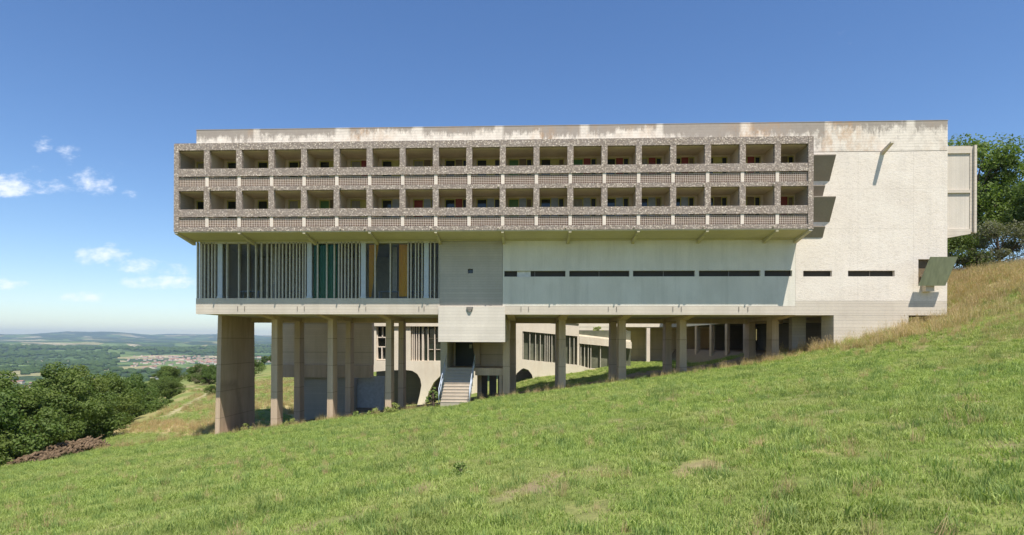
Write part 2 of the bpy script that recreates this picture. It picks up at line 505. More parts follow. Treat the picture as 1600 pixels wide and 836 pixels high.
# ------------------------------------------------------------------ building helpers
class MB:
    def __init__(self):
        self.v, self.f = [], []

    def poly(self, pts):
        b = len(self.v)
        self.v += [tuple(p) for p in pts]
        self.f.append(tuple(range(b, b + len(pts))))

    def box(self, x0, x1, y0, y1, z0, z1):
        b = len(self.v)
        self.v += [(x0, y0, z0), (x1, y0, z0), (x1, y1, z0), (x0, y1, z0), (x0, y0, z1), (x1, y0, z1), (x1, y1, z1), (x0, y1, z1)]
        for q in ((0, 3, 2, 1), (4, 5, 6, 7), (0, 1, 5, 4), (1, 2, 6, 5), (2, 3, 7, 6), (3, 0, 4, 7)):
            self.f.append(tuple(b + i for i in q))
        return self

    def hexa(self, bot, top):
        b = len(self.v)
        self.v += [tuple(p) for p in bot] + [tuple(p) for p in top]
        for q in ((0, 3, 2, 1), (4, 5, 6, 7), (0, 1, 5, 4), (1, 2, 6, 5), (2, 3, 7, 6), (3, 0, 4, 7)):
            self.f.append(tuple(b + i for i in q))
        return self

    def prism_xz(self, pts, y0, y1):                    # outline in the facade plane, given depth
        b, n = len(self.v), len(pts)
        self.v += [(x, y0, z) for x, z in pts] + [(x, y1, z) for x, z in pts]
        self.f.append(tuple(b + i for i in range(n)))
        self.f.append(tuple(b + n + i for i in reversed(range(n))))
        for i in range(n):
            j = (i + 1) % n
            self.f.append((b + i, b + n + i, b + n + j, b + j))
        return self

    def prism_yz(self, pts, x0, x1):
        b, n = len(self.v), len(pts)
        self.v += [(x0, y, z) for y, z in pts] + [(x1, y, z) for y, z in pts]
        self.f.append(tuple(b + i for i in range(n)))
        self.f.append(tuple(b + n + i for i in reversed(range(n))))
        for i in range(n):
            j = (i + 1) % n
            self.f.append((b + i, b + n + i, b + n + j, b + j))
        return self

    def tube(self, pts, r, n=8, r1=None):
        pts = [Vector(p) for p in pts]
        rings = []
        for i, p in enumerate(pts):
            d = (pts[min(i + 1, len(pts) - 1)] - pts[max(i - 1, 0)]).normalized()
            a = d.orthogonal().normalized() if i == 0 else (rings_a - d * rings_a.dot(d)).normalized()
            rings_a = a
            bb = d.cross(a)
            rad = r if r1 is None else r + (r1 - r) * i / (len(pts) - 1)
            b = len(self.v)
            for k in range(n):
                t_ = 2 * math.pi * k / n
                self.v.append(tuple(p + (a * math.cos(t_) + bb * math.sin(t_)) * rad))
            rings.append(b)
        for i in range(len(rings) - 1):
            for k in range(n):
                k2 = (k + 1) % n
                self.f.append((rings[i] + k, rings[i] + k2, rings[i + 1] + k2, rings[i + 1] + k))
        self.f.append(tuple(rings[0] + k for k in reversed(range(n))))
        self.f.append(tuple(rings[-1] + k for k in range(n)))
        return self

    def wall(self, x0, x1, z0, z1, y0, y1, holes=()):   # wall with clean rectangular openings and reveals
        xs = sorted({x0, x1, *[min(max(h[0], x0), x1) for h in holes], *[min(max(h[1], x0), x1) for h in holes]})
        zs = sorted({z0, z1, *[min(max(h[2], z0), z1) for h in holes], *[min(max(h[3], z0), z1) for h in holes]})

        def solid(i, j):
            if i < 0 or j < 0 or i >= len(xs) - 1 or j >= len(zs) - 1:
                return False
            cx, cz = (xs[i] + xs[i + 1]) / 2, (zs[j] + zs[j + 1]) / 2
            return not any(h[0] < cx < h[1] and h[2] < cz < h[3] for h in holes)
        for i in range(len(xs) - 1):
            for j in range(len(zs) - 1):
                if not solid(i, j):
                    continue
                a, b, c_, d = xs[i], xs[i + 1], zs[j], zs[j + 1]
                self.poly([(a, y0, c_), (b, y0, c_), (b, y0, d), (a, y0, d)])
                self.poly([(b, y1, c_), (a, y1, c_), (a, y1, d), (b, y1, d)])
                if not solid(i - 1, j): self.poly([(a, y1, c_), (a, y0, c_), (a, y0, d), (a, y1, d)])
                if not solid(i + 1, j): self.poly([(b, y0, c_), (b, y1, c_), (b, y1, d), (b, y0, d)])
                if not solid(i, j - 1): self.poly([(a, y0, c_), (a, y1, c_), (b, y1, c_), (b, y0, c_)])
                if not solid(i, j + 1): self.poly([(a, y0, d), (b, y0, d), (b, y1, d), (a, y1, d)])
        return self

    def mesh(self, name, mats, origin=(0, 0, 0), midx=None, smooth=False, bevel=0):
        me = bpy.data.meshes.new(name)
        ox, oy, oz = origin
        me.from_pydata([(x - ox, y - oy, z - oz) for x, y, z in self.v], [], self.f)
        for m in (mats if isinstance(mats, (list, tuple)) else [mats]):
            me.materials.append(MATS[m])
        if midx is not None:
            me.polygons.foreach_set('material_index', midx)
        if smooth:
            me.polygons.foreach_set('use_smooth', [True] * len(self.f))
        bm = bmesh.new()
        bm.from_mesh(me)
        bmesh.ops.remove_doubles(bm, verts=bm.verts, dist=.0004)
        bmesh.ops.recalc_face_normals(bm, faces=bm.faces)
        bm.to_mesh(me)
        bm.free()
        return me

    def build(self, name, mat, parent=None, origin=None, **kw):
        """parent: thing (Empty) whose world origin is stored in 'o'; vertices are given in world coordinates."""
        wo_ = origin if origin is not None else (parent.get('_o', (0, 0, 0)) if parent else (0, 0, 0))
        me = self.mesh(name, mat, wo_, **kw)
        o = bpy.data.objects.new(name, me)
        COL.objects.link(o)
        if parent is not None:
            o.parent = parent
            o['_o'] = list(wo_)
            po = parent.get('_o', (0, 0, 0))
            o.location = (wo_[0] - po[0], wo_[1] - po[1], wo_[2] - po[2])
        else:
            o.location = wo_
            o['_o'] = list(wo_)
        return o


def tag(o, label=None, cat=None, group=None, kind=None):
    if label: o['label'] = label
    if cat: o['category'] = cat
    if group: o['group'] = group
    if kind: o['kind'] = kind
    return o


def thing(name, label, cat, loc, group=None):
    o = bpy.data.objects.new(name, None)
    COL.objects.link(o)
    o.location = loc
    o.empty_display_size = .5
    o['_o'] = list(loc)
    return tag(o, label, cat, group)


def link_copy(o, parent, loc=None):
    c = o.copy()
    COL.objects.link(c)
    c.parent = parent
    if loc is not None:
        c.location = loc
    return c


# ------------------------------------------------------------------ terrain
def fbm(x, y, s, seed, oct=5):
    r = np.random.default_rng(seed)
    out = np.zeros_like(x, dtype=float)
    amp, tot = 1.0, 0.0
    for o in range(oct):
        for _ in range(3):
            a = r.uniform(0, 2 * np.pi)
            ph = r.uniform(0, 2 * np.pi)
            k = 2 * np.pi / s * (2 ** o) * r.uniform(.75, 1.3)
            out += amp * np.sin(k * (x * np.cos(a) + y * np.sin(a)) + ph + 1.3 * np.sin(k * .37 * (x * np.sin(a) - y * np.cos(a)) + ph * 2)) / 3
        tot += amp
        amp *= .5
    return out / tot


EY = np.array([-80, 0, 20, 33, 43, 60, 90, 125, 200, 330, 600], float)
EX = np.array([-40, -28, -28.5, -30.8, -33.6, -40.2, -52, -78, -150, -250, -450], float)


def sstep(a, b, x):
    t_ = np.clip((x - a) / (b - a), 0, 1)
    return t_ * t_ * (3 - 2 * t_)


def edge_x(Y):
    return np.interp(Y, EY, EX)


def H(X, Y):
    X = np.asarray(X, float)
    Y = np.asarray(Y, float)
    z = -1.7 + .14 * np.clip(X, -400, 42) + .07 * np.clip(X - 42, 0, 150) - .049 * np.minimum(Y, 42)
    z = z + .05 * np.clip(Y - 42, 0, 73) + .028 * np.clip(Y - 115, 0, 215)
    z = z - .02 * np.clip(Y - 42, 0, 80) * sstep(5, 20, X)
    z = z + .125 * np.clip(X - 14.5, 0, 13) + .23 * np.clip(X - 27, 0, 10) * sstep(20, 40, Y)
    court = np.interp(X, [-21, -14.7, -10, -1.2, 1, 5, 8, 14, 17], [-7.4, -6.8, -6.3, -4.2, -3.5, -2.9, -2.45, -2.6, -2.4]) - .12 * np.clip(56 - Y, 0, 6) * (1 - sstep(6, 10, X)) * sstep(-8, -2, X)
    sx = sstep(7, 10, X)
    wc = np.clip((Y - (43 + 4 * sx)) / (6 + 5 * sx), 0, 1)
    wc = wc * wc * (3 - 2 * wc)
    z = z - .05 * np.clip(Y - 42, 0, 20) * sstep(-24, -20.5, X) * (1 - sstep(17, 19, X)) * (1 - sstep(70, 80, Y))
    wc = wc * (1 - sstep(80, 95, Y)) * sstep(-24, -20.5, X) * (1 - sstep(17, 19, X))
    z = z * (1 - wc) + court * wc
    # level ground cut under the far wing and in the court
    cut = sstep(17.3, 18.3, X) * (1 - sstep(26.0, 29.0, X)) * sstep(38.6, 41, Y)
    z = z * (1 - cut) + np.minimum(z, -1.0) * cut
    z = z + .05 * fbm(X, Y, 9, 3, 3) + .09 * fbm(X, Y, 26, 4, 2) * sstep(3, 12, np.abs(Y - 39.5))
    ex = edge_x(Y)
    d = np.clip(ex - X, 0, None)
    z = z - .42 * d * sstep(0, 8, d)
    z = z - .35 * np.clip(Y - 340, 0, None) - .06 * np.clip(X - 200, 0, None) - .06 * np.clip(-Y - 100, 0, None)
    Rr = np.hypot(X, Y)
    zf = -118 + 10 * fbm(X, Y, 2600, 9, 4) + 3 * fbm(X, Y, 500, 19, 3)
    zf = zf + sstep(3300, 7500, Rr) * (60 + 60 * fbm(X, Y, 3900, 21, 5))
    zf = zf + sstep(9500, 14000, Rr) * (110 + 150 * fbm(X, Y, 6500, 35, 6) + 25 * fbm(X, Y, 1500, 36, 3))
    k = 6.0
    m = np.maximum(z, zf)
    return m + np.log(np.exp(np.clip((z - m) / k, -50, 0)) + np.exp(np.clip((zf - m) / k, -50, 0))) * k * .5 * sstep(60, 200, Rr)


def Hs(x, y):
    return float(H(np.array([x]), np.array([y]))[0])


def dryness(X, Y):
    d = np.zeros_like(X)
    n = fbm(X, Y, 13, 41, 4)
    n2 = fbm(X, Y, 4, 42, 3)
    # hillside right of the building
    d = np.maximum(d, sstep(19, 23, X + 1.5 * n) * sstep(31.0, 34.5, Y + .9 * n + 2 * n2) * (.58 + .3 * n) * (1 - .6 * sstep(25, 28, X) * (1 - sstep(33, 37, X))))
    d = np.maximum(d, sstep(41, 46, Y) * sstep(27, 32, X) * .95)
    d = np.maximum(d, (.36 + .3 * n) * sstep(15.8, 18.5, X + .8 * n2) * sstep(14, 19, Y))
    # strip before the pilotis, right half
    d = np.maximum(d, sstep(8, 16, X) * (1 - sstep(1.0, 1.6, np.abs(Y - 38.1))) * .9)
    # tan stripes left of the building
    s = Y + .55 * (X + 22)
    lf = (1 - sstep(-22.5, -19.5, X)) * sstep(38.8, 40.2, Y)
    d = np.maximum(d, lf * (sstep(-.15, .25, np.sin(s * .55 + 1.2 * n + 2.2)) * .95))
    d = np.maximum(d, lf * sstep(44, 60, Y) * sstep(-.05, .5, n) * .7)
    d = d * (1 - .5 * lf * sstep(52, 62, Y))
    # far left crest of the lawn
    d = np.maximum(d, (1 - sstep(-23, -19, X)) * sstep(-.05, .5, n) * .35)
    d = np.maximum(d, sstep(.25, .7, n2 + .5 * n) * .55)
    return np.clip(d, 0, 1)


def soilness(X, Y):
    n = fbm(X, Y, 5, 51, 4)
    under = sstep(38.9, 39.9, Y) * (1 - sstep(45.5, 47.5, Y + n)) * sstep(-22, -21, X) * (1 - sstep(26, 27, X))
    wing = sstep(16.5, 18, X) * (1 - sstep(26, 28, X)) * sstep(41, 43, Y) * (1 - sstep(76, 79, Y))
    s = np.maximum(under * .95, wing)
    s = np.maximum(s, sstep(.30, .50, fbm(X, Y, 2.3, 53, 4) + .25 * n) * .85 * (1 - sstep(30, 40, Y)))
    return np.clip(s, 0, 1)


def pathness(X, Y):
    e = edge_x(Y)
    w = .55 + .2 * fbm(X, Y, 9, 61, 2)
    return (1 - sstep(w * .7, w, np.abs(X - (e + 2.5 - .0 * Y)))) * sstep(58, 64, Y) * (1 - sstep(118, 126, Y))


def make_ground():
    nx, ny = 640, 640
    a = 22.0
    tx = np.linspace(-math.asinh(17000 / a), math.asinh(12000 / a), nx)
    ty = np.linspace(-math.asinh(900 / a), math.asinh(18500 / a), ny)
    xs = -2 + a * np.sinh(tx)
    ys = 36 + a * np.sinh(ty)
    X, Y = np.meshgrid(xs, ys)
    Z = H(X, Y)
    v = np.stack([X, Y, Z], -1).reshape(-1, 3)
    idx = np.arange(nx * ny).reshape(ny, nx)
    f = np.stack([idx[:-1, :-1], idx[:-1, 1:], idx[1:, 1:], idx[1:, :-1]], -1).reshape(-1, 4)
    me = bpy.data.meshes.new('ground')
    me.vertices.add(len(v))
    me.vertices.foreach_set('co', v.ravel())
    me.loops.add(f.size)
    me.loops.foreach_set('vertex_index', f.ravel())
    me.polygons.add(len(f))
    me.polygons.foreach_set('loop_start', np.arange(0, f.size, 4))
    me.polygons.foreach_set('loop_total', np.full(len(f), 4))
    me.polygons.foreach_set('use_smooth', np.ones(len(f), bool))
    me.update()
    Xf, Yf = X.ravel(), Y.ravel()
    Rf = np.hypot(Xf, Yf)
    for nm, val in (('dry', dryness(Xf, Yf) * (1 - sstep(130, 200, Rf))), ('soil', soilness(Xf, Yf)), ('path', pathness(Xf, Yf)), ('far', sstep(340, 520, Rf + 40 * fbm(Xf, Yf, 90, 5, 3)))):
        at = me.attributes.new(nm, 'FLOAT', 'POINT')
        at.data.foreach_set('value', val.astype(np.float32))
    me.materials.append(MATS['ground_soil'])
    o = bpy.data.objects.new('ground', me)
    COL.objects.link(o)
    tag(o, 'grassy hillside falling to a wide valley and distant blue hills', 'ground', kind='structure')
    return o


make_ground()

# ------------------------------------------------------------------ main building
BX0, BX1 = -21.37, 25.61
LX0, PW = -21.58, 2.0113                    # first loggia, bay width
ZB, LV = 6.56, 2.48                         # underside of the balcony block, storey height
TOPZ = 13.48
main = thing('convent_building', 'long raw concrete building on pilotis with two rows of pebble faced balconies', 'building', (0, 40, -2))


def part(mb, name, mat, parent=None, **kw):
    return mb.build(name, mat, parent or main, **kw)


# parapet and closed right end
m = MB().wall(BX0, 16.7, 11.90, TOPZ, 37.0, 37.32)
m.wall(16.7, BX1, 11.66, TOPZ, 37.0, 37.32)
part(m, 'parapet', 'parapet_concrete')
m = MB().box(BX0 - .03, BX1 + .03, 36.985, 37.34, TOPZ, TOPZ + .03)
part(m, 'coping', 'parapet_concrete')
slotR = [(17.02, 18.75, 3.97, 4.33), (19.71, 22.50, 3.97, 4.33), (23.90, 25.30, 3.42, 5.02)]
m = MB().wall(16.56, BX1, 2.47, 11.62, 37.0, 37.38, slotR)
part(m, 'blind_wall', 'white_render')
part(MB().box(16.7, BX1 - .02, 37.012, 37.3, 11.62, 11.66), 'shadow_joint', 'dark_concrete')
# base of the blind wall, stepping down to the slope
m = MB().wall(16.56, BX1, 1.59, 2.467, 37.006, 37.38)
m.box(16.6, BX1 - .03, 37.38, 44.4, 1.595, 1.9)
part(m, 'floor_edge', 'slab_concrete')
m = MB().prism_xz([(18.87, -2.2), (23.34, -.6), (23.34, 1.587), (18.87, 1.587)], 37.012, 37.42)
m.box(18.9, 19.2, 37.42, 38.6, -2.2, 1.58)
part(m, 'base_wall', 'slab_concrete')
# rendered wall with the strip windows, concrete bay, floor band
slots = [(-1.43, 2.42), (2.66, 6.40), (6.62, 10.44), (10.68, 14.43), (14.68, 16.35)]
m = MB().wall(-1.53, 16.55, 2.147, 6.24, 37.0, 37.35, [(a, b, 3.985, 4.35) for a, b in slots])
part(m, 'rendered_wall', 'smooth_render')
m = MB().wall(-5.52, -1.545, 2.147, 6.24, 37.03, 37.4, [(-3.74, -3.41, 4.2, 4.49)])
part(m, 'concrete_bay', 'board_concrete')
m = MB()
m.wall(BX0, -5.525, 1.60, 2.62, 37.004, 37.36)
m.wall(-5.52, 16.55, 1.60, 2.142, 36.99, 37.36)
part(m, 'floor_band', 'slab_concrete')
m = MB().box(BX0 + .01, 16.58, 37.36, 44.6, 1.62, 2.0)
for x in np.arange(BX0 + 1.9, 16.5, 4.0):
    pass
part(m, 'floor_slab', 'slab_concrete')
for px in (372, 383, 466, 477, 562, 573, 655, 663, 815, 827, 953, 966, 1054, 1067, 1156, 1170):
    x = -19.81 + (px - 343) * .04155 if px < 700 else -1.43 + (px - 788) * .03953
    yb = 37.004 if x < -5.5 else 36.99
    part(MB().box(x - .018, x + .018, yb - .03, yb - .002, 1.80, 2.10), 'drain_slit', 'dark_concrete')
# glass and panels inside the slots
for k, (a, b) in enumerate(slots + [(17.02, 18.75), (19.71, 22.50)]):
    w = part(MB().box(a - .02, b + .02, 37.22, 37.25, 3.97, 4.36), 'strip_window', 'slot_glass')
    n = max(1, int((b - a) / 1.3))
    mm = MB()
    for i in range(1, n):
        x = a + (b - a) * i / n
        mm.box(x - .02, x + .02, 37.17, 37.219, 3.98, 4.34)
    if n > 1:
        mm.build('glazing_bar', 'dark_concrete', w)
    if k == 0:
        MB().box(-.62, .23, 37.12, 37.16, 4.0, 4.34).build('shutter', 'white_paint', w)
part(MB().box(-3.78, -3.38, 37.3, 37.33, 4.15, 4.55), 'peep_window', 'glass_dark')

# shell behind: side walls, roof, back wall
m = MB()
m.box(BX0, BX0 + .3, 37.4, 44.6, 6.2, 13.3)
m.box(BX0 + .02, BX0 + .28, 37.36, 44.6, 2.0, 6.2)
m.box(BX0, BX1, 44.6, 44.9, 1.35, 13.4)
m.box(BX0 + .3, BX1, 37.38, 44.6, 13.0, 13.3)
m.box(BX1 - .3, BX1 - .002, 37.4, 44.6, 1.9, 13.0)
m.box(16.2, 16.5, 37.45, 44.6, 2.0, 13.0)
m.box(BX0 + .3, 16.2, 37.42, 44.6, 6.3, 6.5)
m.box(-5.5, 16.2, 38.6, 38.8, 2.0, 6.3)
part(m, 'shell', 'courtyard_white')

# glazed refectory: sill band is floor_band; mullions, ventilator columns, glass, interior
mm = MB()
mm.poly([(BX0 + .28, 37.205, 2.62), (-5.54, 37.205, 2.62), (-5.54, 37.205, 6.25), (BX0 + .28, 37.205, 6.25)])
part(mm, 'window_glass', 'glass_clear')
MUL = [-21.30, -21.01, -20.82, -20.57, -20.33, -20.13, -19.34, -18.56, -17.96, -17.44, -17.08, -16.7, -16.41, -16.13, -15.91, -15.69, -15.45, -15.21, -14.99, -14.77, -14.57, -14.36, -14.2, -13.41, -12.81, -12.32, -12.02, -11.84, -11.62, -11.4, -11.18, -10.91, -10.68, -9.68, -8.7, -7.56, -7.37, -7.08, -6.89, -6.66, -6.12, -5.86, -5.57]
mul0 = None
for x in MUL:
    if mul0 is None:
        mul0 = MB().box(-.033, .033, -.0, .19, 0, 3.63).build('mullion', 'mullion_concrete', main, origin=(0, 0, 0))
        mul0.location = (x - 0, 37.0 - 40, 2.622 + 2)
        mul0.data.transform(Matrix.Identity(4))
    else:
        link_copy(mul0, main, (x, -3.0, 4.622))
vc0 = None
for x in (-19.81, -13.94, -10.44, -6.39):
    if vc0 is None:
        mm = MB()
        mm.box(-.15, .15, .03, .16, .12, 3.62)
        mm.box(-.17, .17, -.02, .2, 0, .12)
        vc0 = mm.build('ventilator', 'vent_column', main, origin=(0, 0, 0))
        vc0.location = (x, -3.0, 4.622)
    else:
        link_copy(vc0, main, (x, -3.0, 4.622))
part(MB().box(BX0 + .28, -5.5, 37.0, 37.2, 6.14, 6.26), 'window_head', 'mullion_concrete')
m = MB().box(BX0 + .3, -5.5, 37.37, 44.5, 2.002, 2.45)
part(m, 'room_floor', 'interior_floor')
m = MB().box(BX0 + .32, -5.5, 44.2, 44.4, 2.46, 6.28)
m.box(-5.6, -5.5, 37.4, 44.2, 2.46, 6.28)
part(m, 'room_wall', 'interior_wall')
for x, w in ((-17.2, .35), (-12.4, .35), (-8.95, .32)):
    part(MB().box(x - w / 2, x + w / 2, 39.4, 39.9, 2.46, 6.29), 'room_pillar', 'mullion_concrete')


def curtain_or_reflection(x0, x1, zb, mat, tilt=0.0, y=37.30):  # yellow calls are cloth, the green one a painted reflection
    n = 36
    pts = [(x0 + (x1 - x0) * i / n, y + .05 * math.sin(i * 1.55)) for i in range(n + 1)]
    mm = MB()
    for i in range(n):
        (a, b), (c_, d) = pts[i], pts[i + 1]
        sh = lambda x: x0 + (x - x0) * (1 - tilt)
        mm.poly([(sh(a), b, zb), (sh(c_), d, zb), (c_, d, 6.1), (a, b, 6.1)])
    return part(mm, 'curtain', mat)


curtain_or_reflection(-10.15, -9.5, 2.7, 'curtain_yellow', .75)
curtain_or_reflection(-8.2, -7.62, 2.75, 'curtain_yellow')
curtain_or_reflection(-13.75, -12.2, 2.6, 'curtain_green')  # reflection of trees in the glass, painted as a pleated green sheet
# refectory tables seen through the glass
for x in (-18.6, -15.4, -9.1, -7.0):
    mm = MB().box(x - .75, x + .75, 38.4, 39.1, 3.17, 3.21)
    for sx in (-.68, .62):
        for yy in (38.45, 38.99):
            mm.box(x + sx, x + sx + .06, yy, yy + .06, 2.46, 3.17)
    o_ = mm.build('table', 'panel_bluegrey', None, origin=(x, 38.75, 2.45))
    tag(o_, {-18.6: 'grey table behind the glass nearest the left end of the building', -15.4: 'grey table behind the closely spaced fins of the window wall',
             -9.1: 'grey table between the two yellow curtains', -7.0: 'grey table right of the right yellow curtain'}[x], 'table', 'tables inside the glazed room')

# sloping soffit under the balconies with brackets
m = MB().prism_yz([(35.02, 6.50), (37.0, 6.245), (37.0, 6.60), (35.02, 6.60)], LX0 + .02, LX0 + 19 * PW - .02)
part(m, 'soffit', 'soffit_concrete')
for k in (2, 4, 6, 8, 10, 12, 14, 16, 18):
    x = LX0 + k * PW
    mm = MB().prism_yz([(35.04, 6.40), (36.998, 6.02), (36.998, 6.30), (35.04, 6.52)], x - .08, x + .08)
    part(mm, 'bracket', 'soffit_concrete')
for x in (LX0 + .10, LX0 + 19 * PW - .12):
    mm = MB().prism_yz([(35.0, 6.42), (36.998, 6.03), (36.998, 6.30), (35.0, 6.56)], x - .1, x + .1)
    part(mm, 'bracket', 'slab_concrete')

# loggias
PB = 'pebble_aggregate'


def loggia_meshes():
    d = {}
    m = MB()
    m.box(-.06, .06, .22, 1.94, .02, 2.46)              # divider
    m.box(.06, PW - .06, .24, 1.94, .02, .26)           # floor
    m.box(-.06, PW - .06, .24, 1.94, 2.461, 2.498)       # ceiling
    m.wall(-.06, PW - .06, .0, 2.46, 1.94, 2.06, [(.28, 1.76, .30, 2.34)])
    d['loggia'] = (m.mesh('loggia', 'loggia_concrete'),)
    m = MB().box(-.175, .175, .0, .22, 1.352, 2.482)
    m.box(-.10, .10, .03, .22, .275, .88)
    d['post'] = (m.mesh('post', [PB, 'pale_post'], midx=[0] * 6 + [1] * 6),)
    m = MB().box(.005, PW - .005, -.012, .10, .88, 1.35)
    d['balustrade'] = (m.mesh('balustrade', PB),)
    d['floor_beam'] = (MB().box(.004, PW - .004, -.006, .235, 0, .27).mesh('floor_beam', PB),)
    m = MB()
    n = 17
    x0, x1, z0, z1 = .10, PW - .10, .272, .80
    for i in range(n + 1):
        x = x0 + (x1 - x0) * i / n
        m.box(x - .010, x + .010, .07, .12, z0, z1)
    for j in range(6):
        z = z0 + (z1 - z0) * j / 5
        m.box(x0, x1, .074, .116, z - .010, z + .010)
    d['grille'] = (m.mesh('grille', 'claustra'),)
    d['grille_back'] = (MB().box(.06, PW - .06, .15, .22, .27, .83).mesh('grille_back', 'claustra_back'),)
    # joinery on the back wall
    m = MB()
    for (a, b, c_, e) in ((.28, .34, .3, 2.34), (.90, .96, .3, 2.34), (.34, .90, 2.27, 2.34), (.34, .90, .3, .36)):
        m.box(a, b, 1.90, 1.98, c_, e)
    d['window_frame'] = (m.mesh('window_frame', 'frame_ochre'),)
    m = MB()
    for (a, b, c_, e) in ((1.40, 1.45, .3, 2.34), (1.71, 1.76, .3, 2.34), (1.45, 1.71, 2.28, 2.34)):
        m.box(a, b, 1.90, 1.98, c_, e)
    d['door_frame'] = (m.mesh('door_frame', 'frame_ochre'),)
    d['window_pane'] = (MB().box(.34, .90, 1.955, 1.965, .36, 2.27).mesh('window_pane', 'glass_dark'),)
    d['door'] = (MB().box(1.45, 1.71, 1.95, 1.975, .3, 2.28).mesh('door', 'door_dark'),)
    d['infill_panel'] = (MB().box(.96, 1.40, 1.95, 1.975, .3, 2.34).mesh('infill_panel', 'panel_wood'),)
    return d


LM = loggia_meshes()
RED_U, RED_L = {5: 1, 12: 1, 13: 1, 14: 1, 15: 1, 17: 1, 8: 0}, {7: 1, 18: 1}
pm = {}
for nm in ('panel_red', 'panel_green', 'panel_bluegrey', 'frame_ochre'):
    me = LM['infill_panel'][0].copy(); me.materials.clear(); me.materials.append(MATS[nm]); pm[nm] = me
pc = LM['window_pane'][0].copy(); pc.materials.clear(); pc.materials.append(MATS['net_curtain'])
dw = LM['door'][0].copy(); dw.materials.clear(); dw.materials.append(MATS['panel_wood'])
pg = LM['window_pane'][0].copy(); pg.materials.clear(); pg.materials.append(MATS['panel_green'])
pr_ = LM['window_pane'][0].copy(); pr_.materials.clear(); pr_.materials.append(MATS['panel_red'])
for lvl in (1, 0):
    for i in range(19):
        lg = bpy.data.objects.new('loggia', LM['loggia'][0])
        COL.objects.link(lg)
        lg.parent = main
        lg.location = (LX0 + i * PW - 0, 35.0 - 40, ZB + lvl * LV + 2)
        for key in LM:
            if key == 'loggia':
                continue
            if key == 'post' and i == 0:
                continue
            me = LM[key][0]
            if key == 'infill_panel':
                if (lvl and i in (5, 12, 13, 14, 15, 17)) or (not lvl and i in (8, 18)):
                    me = pm['panel_red']
                elif not lvl and 6 <= i <= 15:
                    me = pm['panel_bluegrey']
            if key == 'window_pane':
                if not lvl and i in (10, 4): me = pg
                if not lvl and i == 7: me = pr_
                if lvl and i in (10, 12): me = pg
            if key == 'infill_panel' and me is LM[key][0] and (i * 7 + lvl * 3) % 5 < 2: me = pm['frame_ochre']
            if key == 'window_pane' and me is LM[key][0] and (i * 5 + lvl * 4) % 7 in (1, 4): me = pc
            if key == 'door' and (i * 3 + lvl) % 4 == 2: me = dw
            s = bpy.data.objects.new(key, me)
            COL.objects.link(s)
            s.parent = lg
# top beam with joints at each bay
for i in range(19):
    x = LX0 + i * PW
    part(MB().box(x + .004, x + PW - .004, 35.0 - .008, 35.24, ZB + 2 * LV, ZB + 2 * LV + .43), 'top_beam', PB)
part(MB().box(LX0, LX0 + 19 * PW, 35.24, 37.0, ZB + 2 * LV + .05, ZB + 2 * LV + .36), 'balcony_roof', 'board_concrete')
# end walls: pebble front edge and concrete cheek
for x0, x1, s in ((LX0 - .02, LX0 + .16, 0), (LX0 + 19 * PW - .16, LX0 + 19 * PW + .02, 1)):
    mm = MB()
    z = ZB - .03
    for h in (1.32, 1.15, 1.33, 1.15, .44):
        mm.box(x0 - (.0 if s == 0 else .12), x1 + (.12 if s == 0 else 0), 34.96, 35.15, z + .004, z + h - .004)
        z += h
    e = part(mm, 'end_post', PB)
    part(MB().box(x0 + .02, x1 - .02, 35.152, 36.998, ZB + .04, ZB + 2 * LV + .36), 'end_wall', 'board_concrete')
# little rain spouts on the front beams
sp0 = MB().box(-.035, .035, -.16, .02, -.03, .03).mesh('rain_spout', 'pale_post')
for i in (1, 3, 5, 6, 8, 10, 12, 14, 16, 18):
    for z in (ZB + LV + .12, ZB + .12):
        o_ = bpy.data.objects.new('rain_spout', sp0)
        COL.objects.link(o_)
        o_.parent = main
        o_.location = (LX0 + i * PW + .26 * (1 if i % 2 else -1), 35.0 - 40, z + 2)

# canopies beside the balcony end, gargoyle, window hood
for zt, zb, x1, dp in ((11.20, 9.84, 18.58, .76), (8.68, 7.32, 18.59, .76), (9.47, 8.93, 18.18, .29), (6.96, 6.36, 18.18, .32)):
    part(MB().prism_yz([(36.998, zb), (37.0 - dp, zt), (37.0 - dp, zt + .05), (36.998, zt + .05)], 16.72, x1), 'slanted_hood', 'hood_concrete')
mm = MB()
mm.hexa([(21.62, 35.95, 11.80), (21.80, 35.95, 11.80), (21.86, 37.0, 11.44), (21.66, 37.0, 11.44)],
        [(21.60, 35.95, 11.90), (21.82, 35.95, 11.90), (21.90, 37.0, 11.62), (21.62, 37.0, 11.62)])
part(mm, 'gargoyle', 'slab_concrete')
# tilted sheet hood in front of the side window
mm = MB()
b = [(23.55, 36.42, 3.34), (25.10, 36.42, 3.34), (25.53, 36.0, 5.02), (23.97, 36.0, 5.02)]
th = Vector((0, .06, .012))
mm.hexa([b[0], b[1], tuple(Vector(b[1]) + th), tuple(Vector(b[0]) + th)], [b[3], b[2], tuple(Vector(b[2]) + th), tuple(Vector(b[3]) + th)])
hood = part(mm, 'window_hood', 'sheet_olive')
mm = MB()
mm.box(24.1, 24.6, 36.62, 36.998, 3.02, 3.40)
mm.box(24.15, 24.25, 36.3, 37.2, 4.0, 4.08)
mm.build('hood_bracket', 'loggia_concrete', hood)
part(MB().box(23.88, 25.32, 37.25, 37.3, 3.40, 5.05), 'side_window', 'panel_wood')

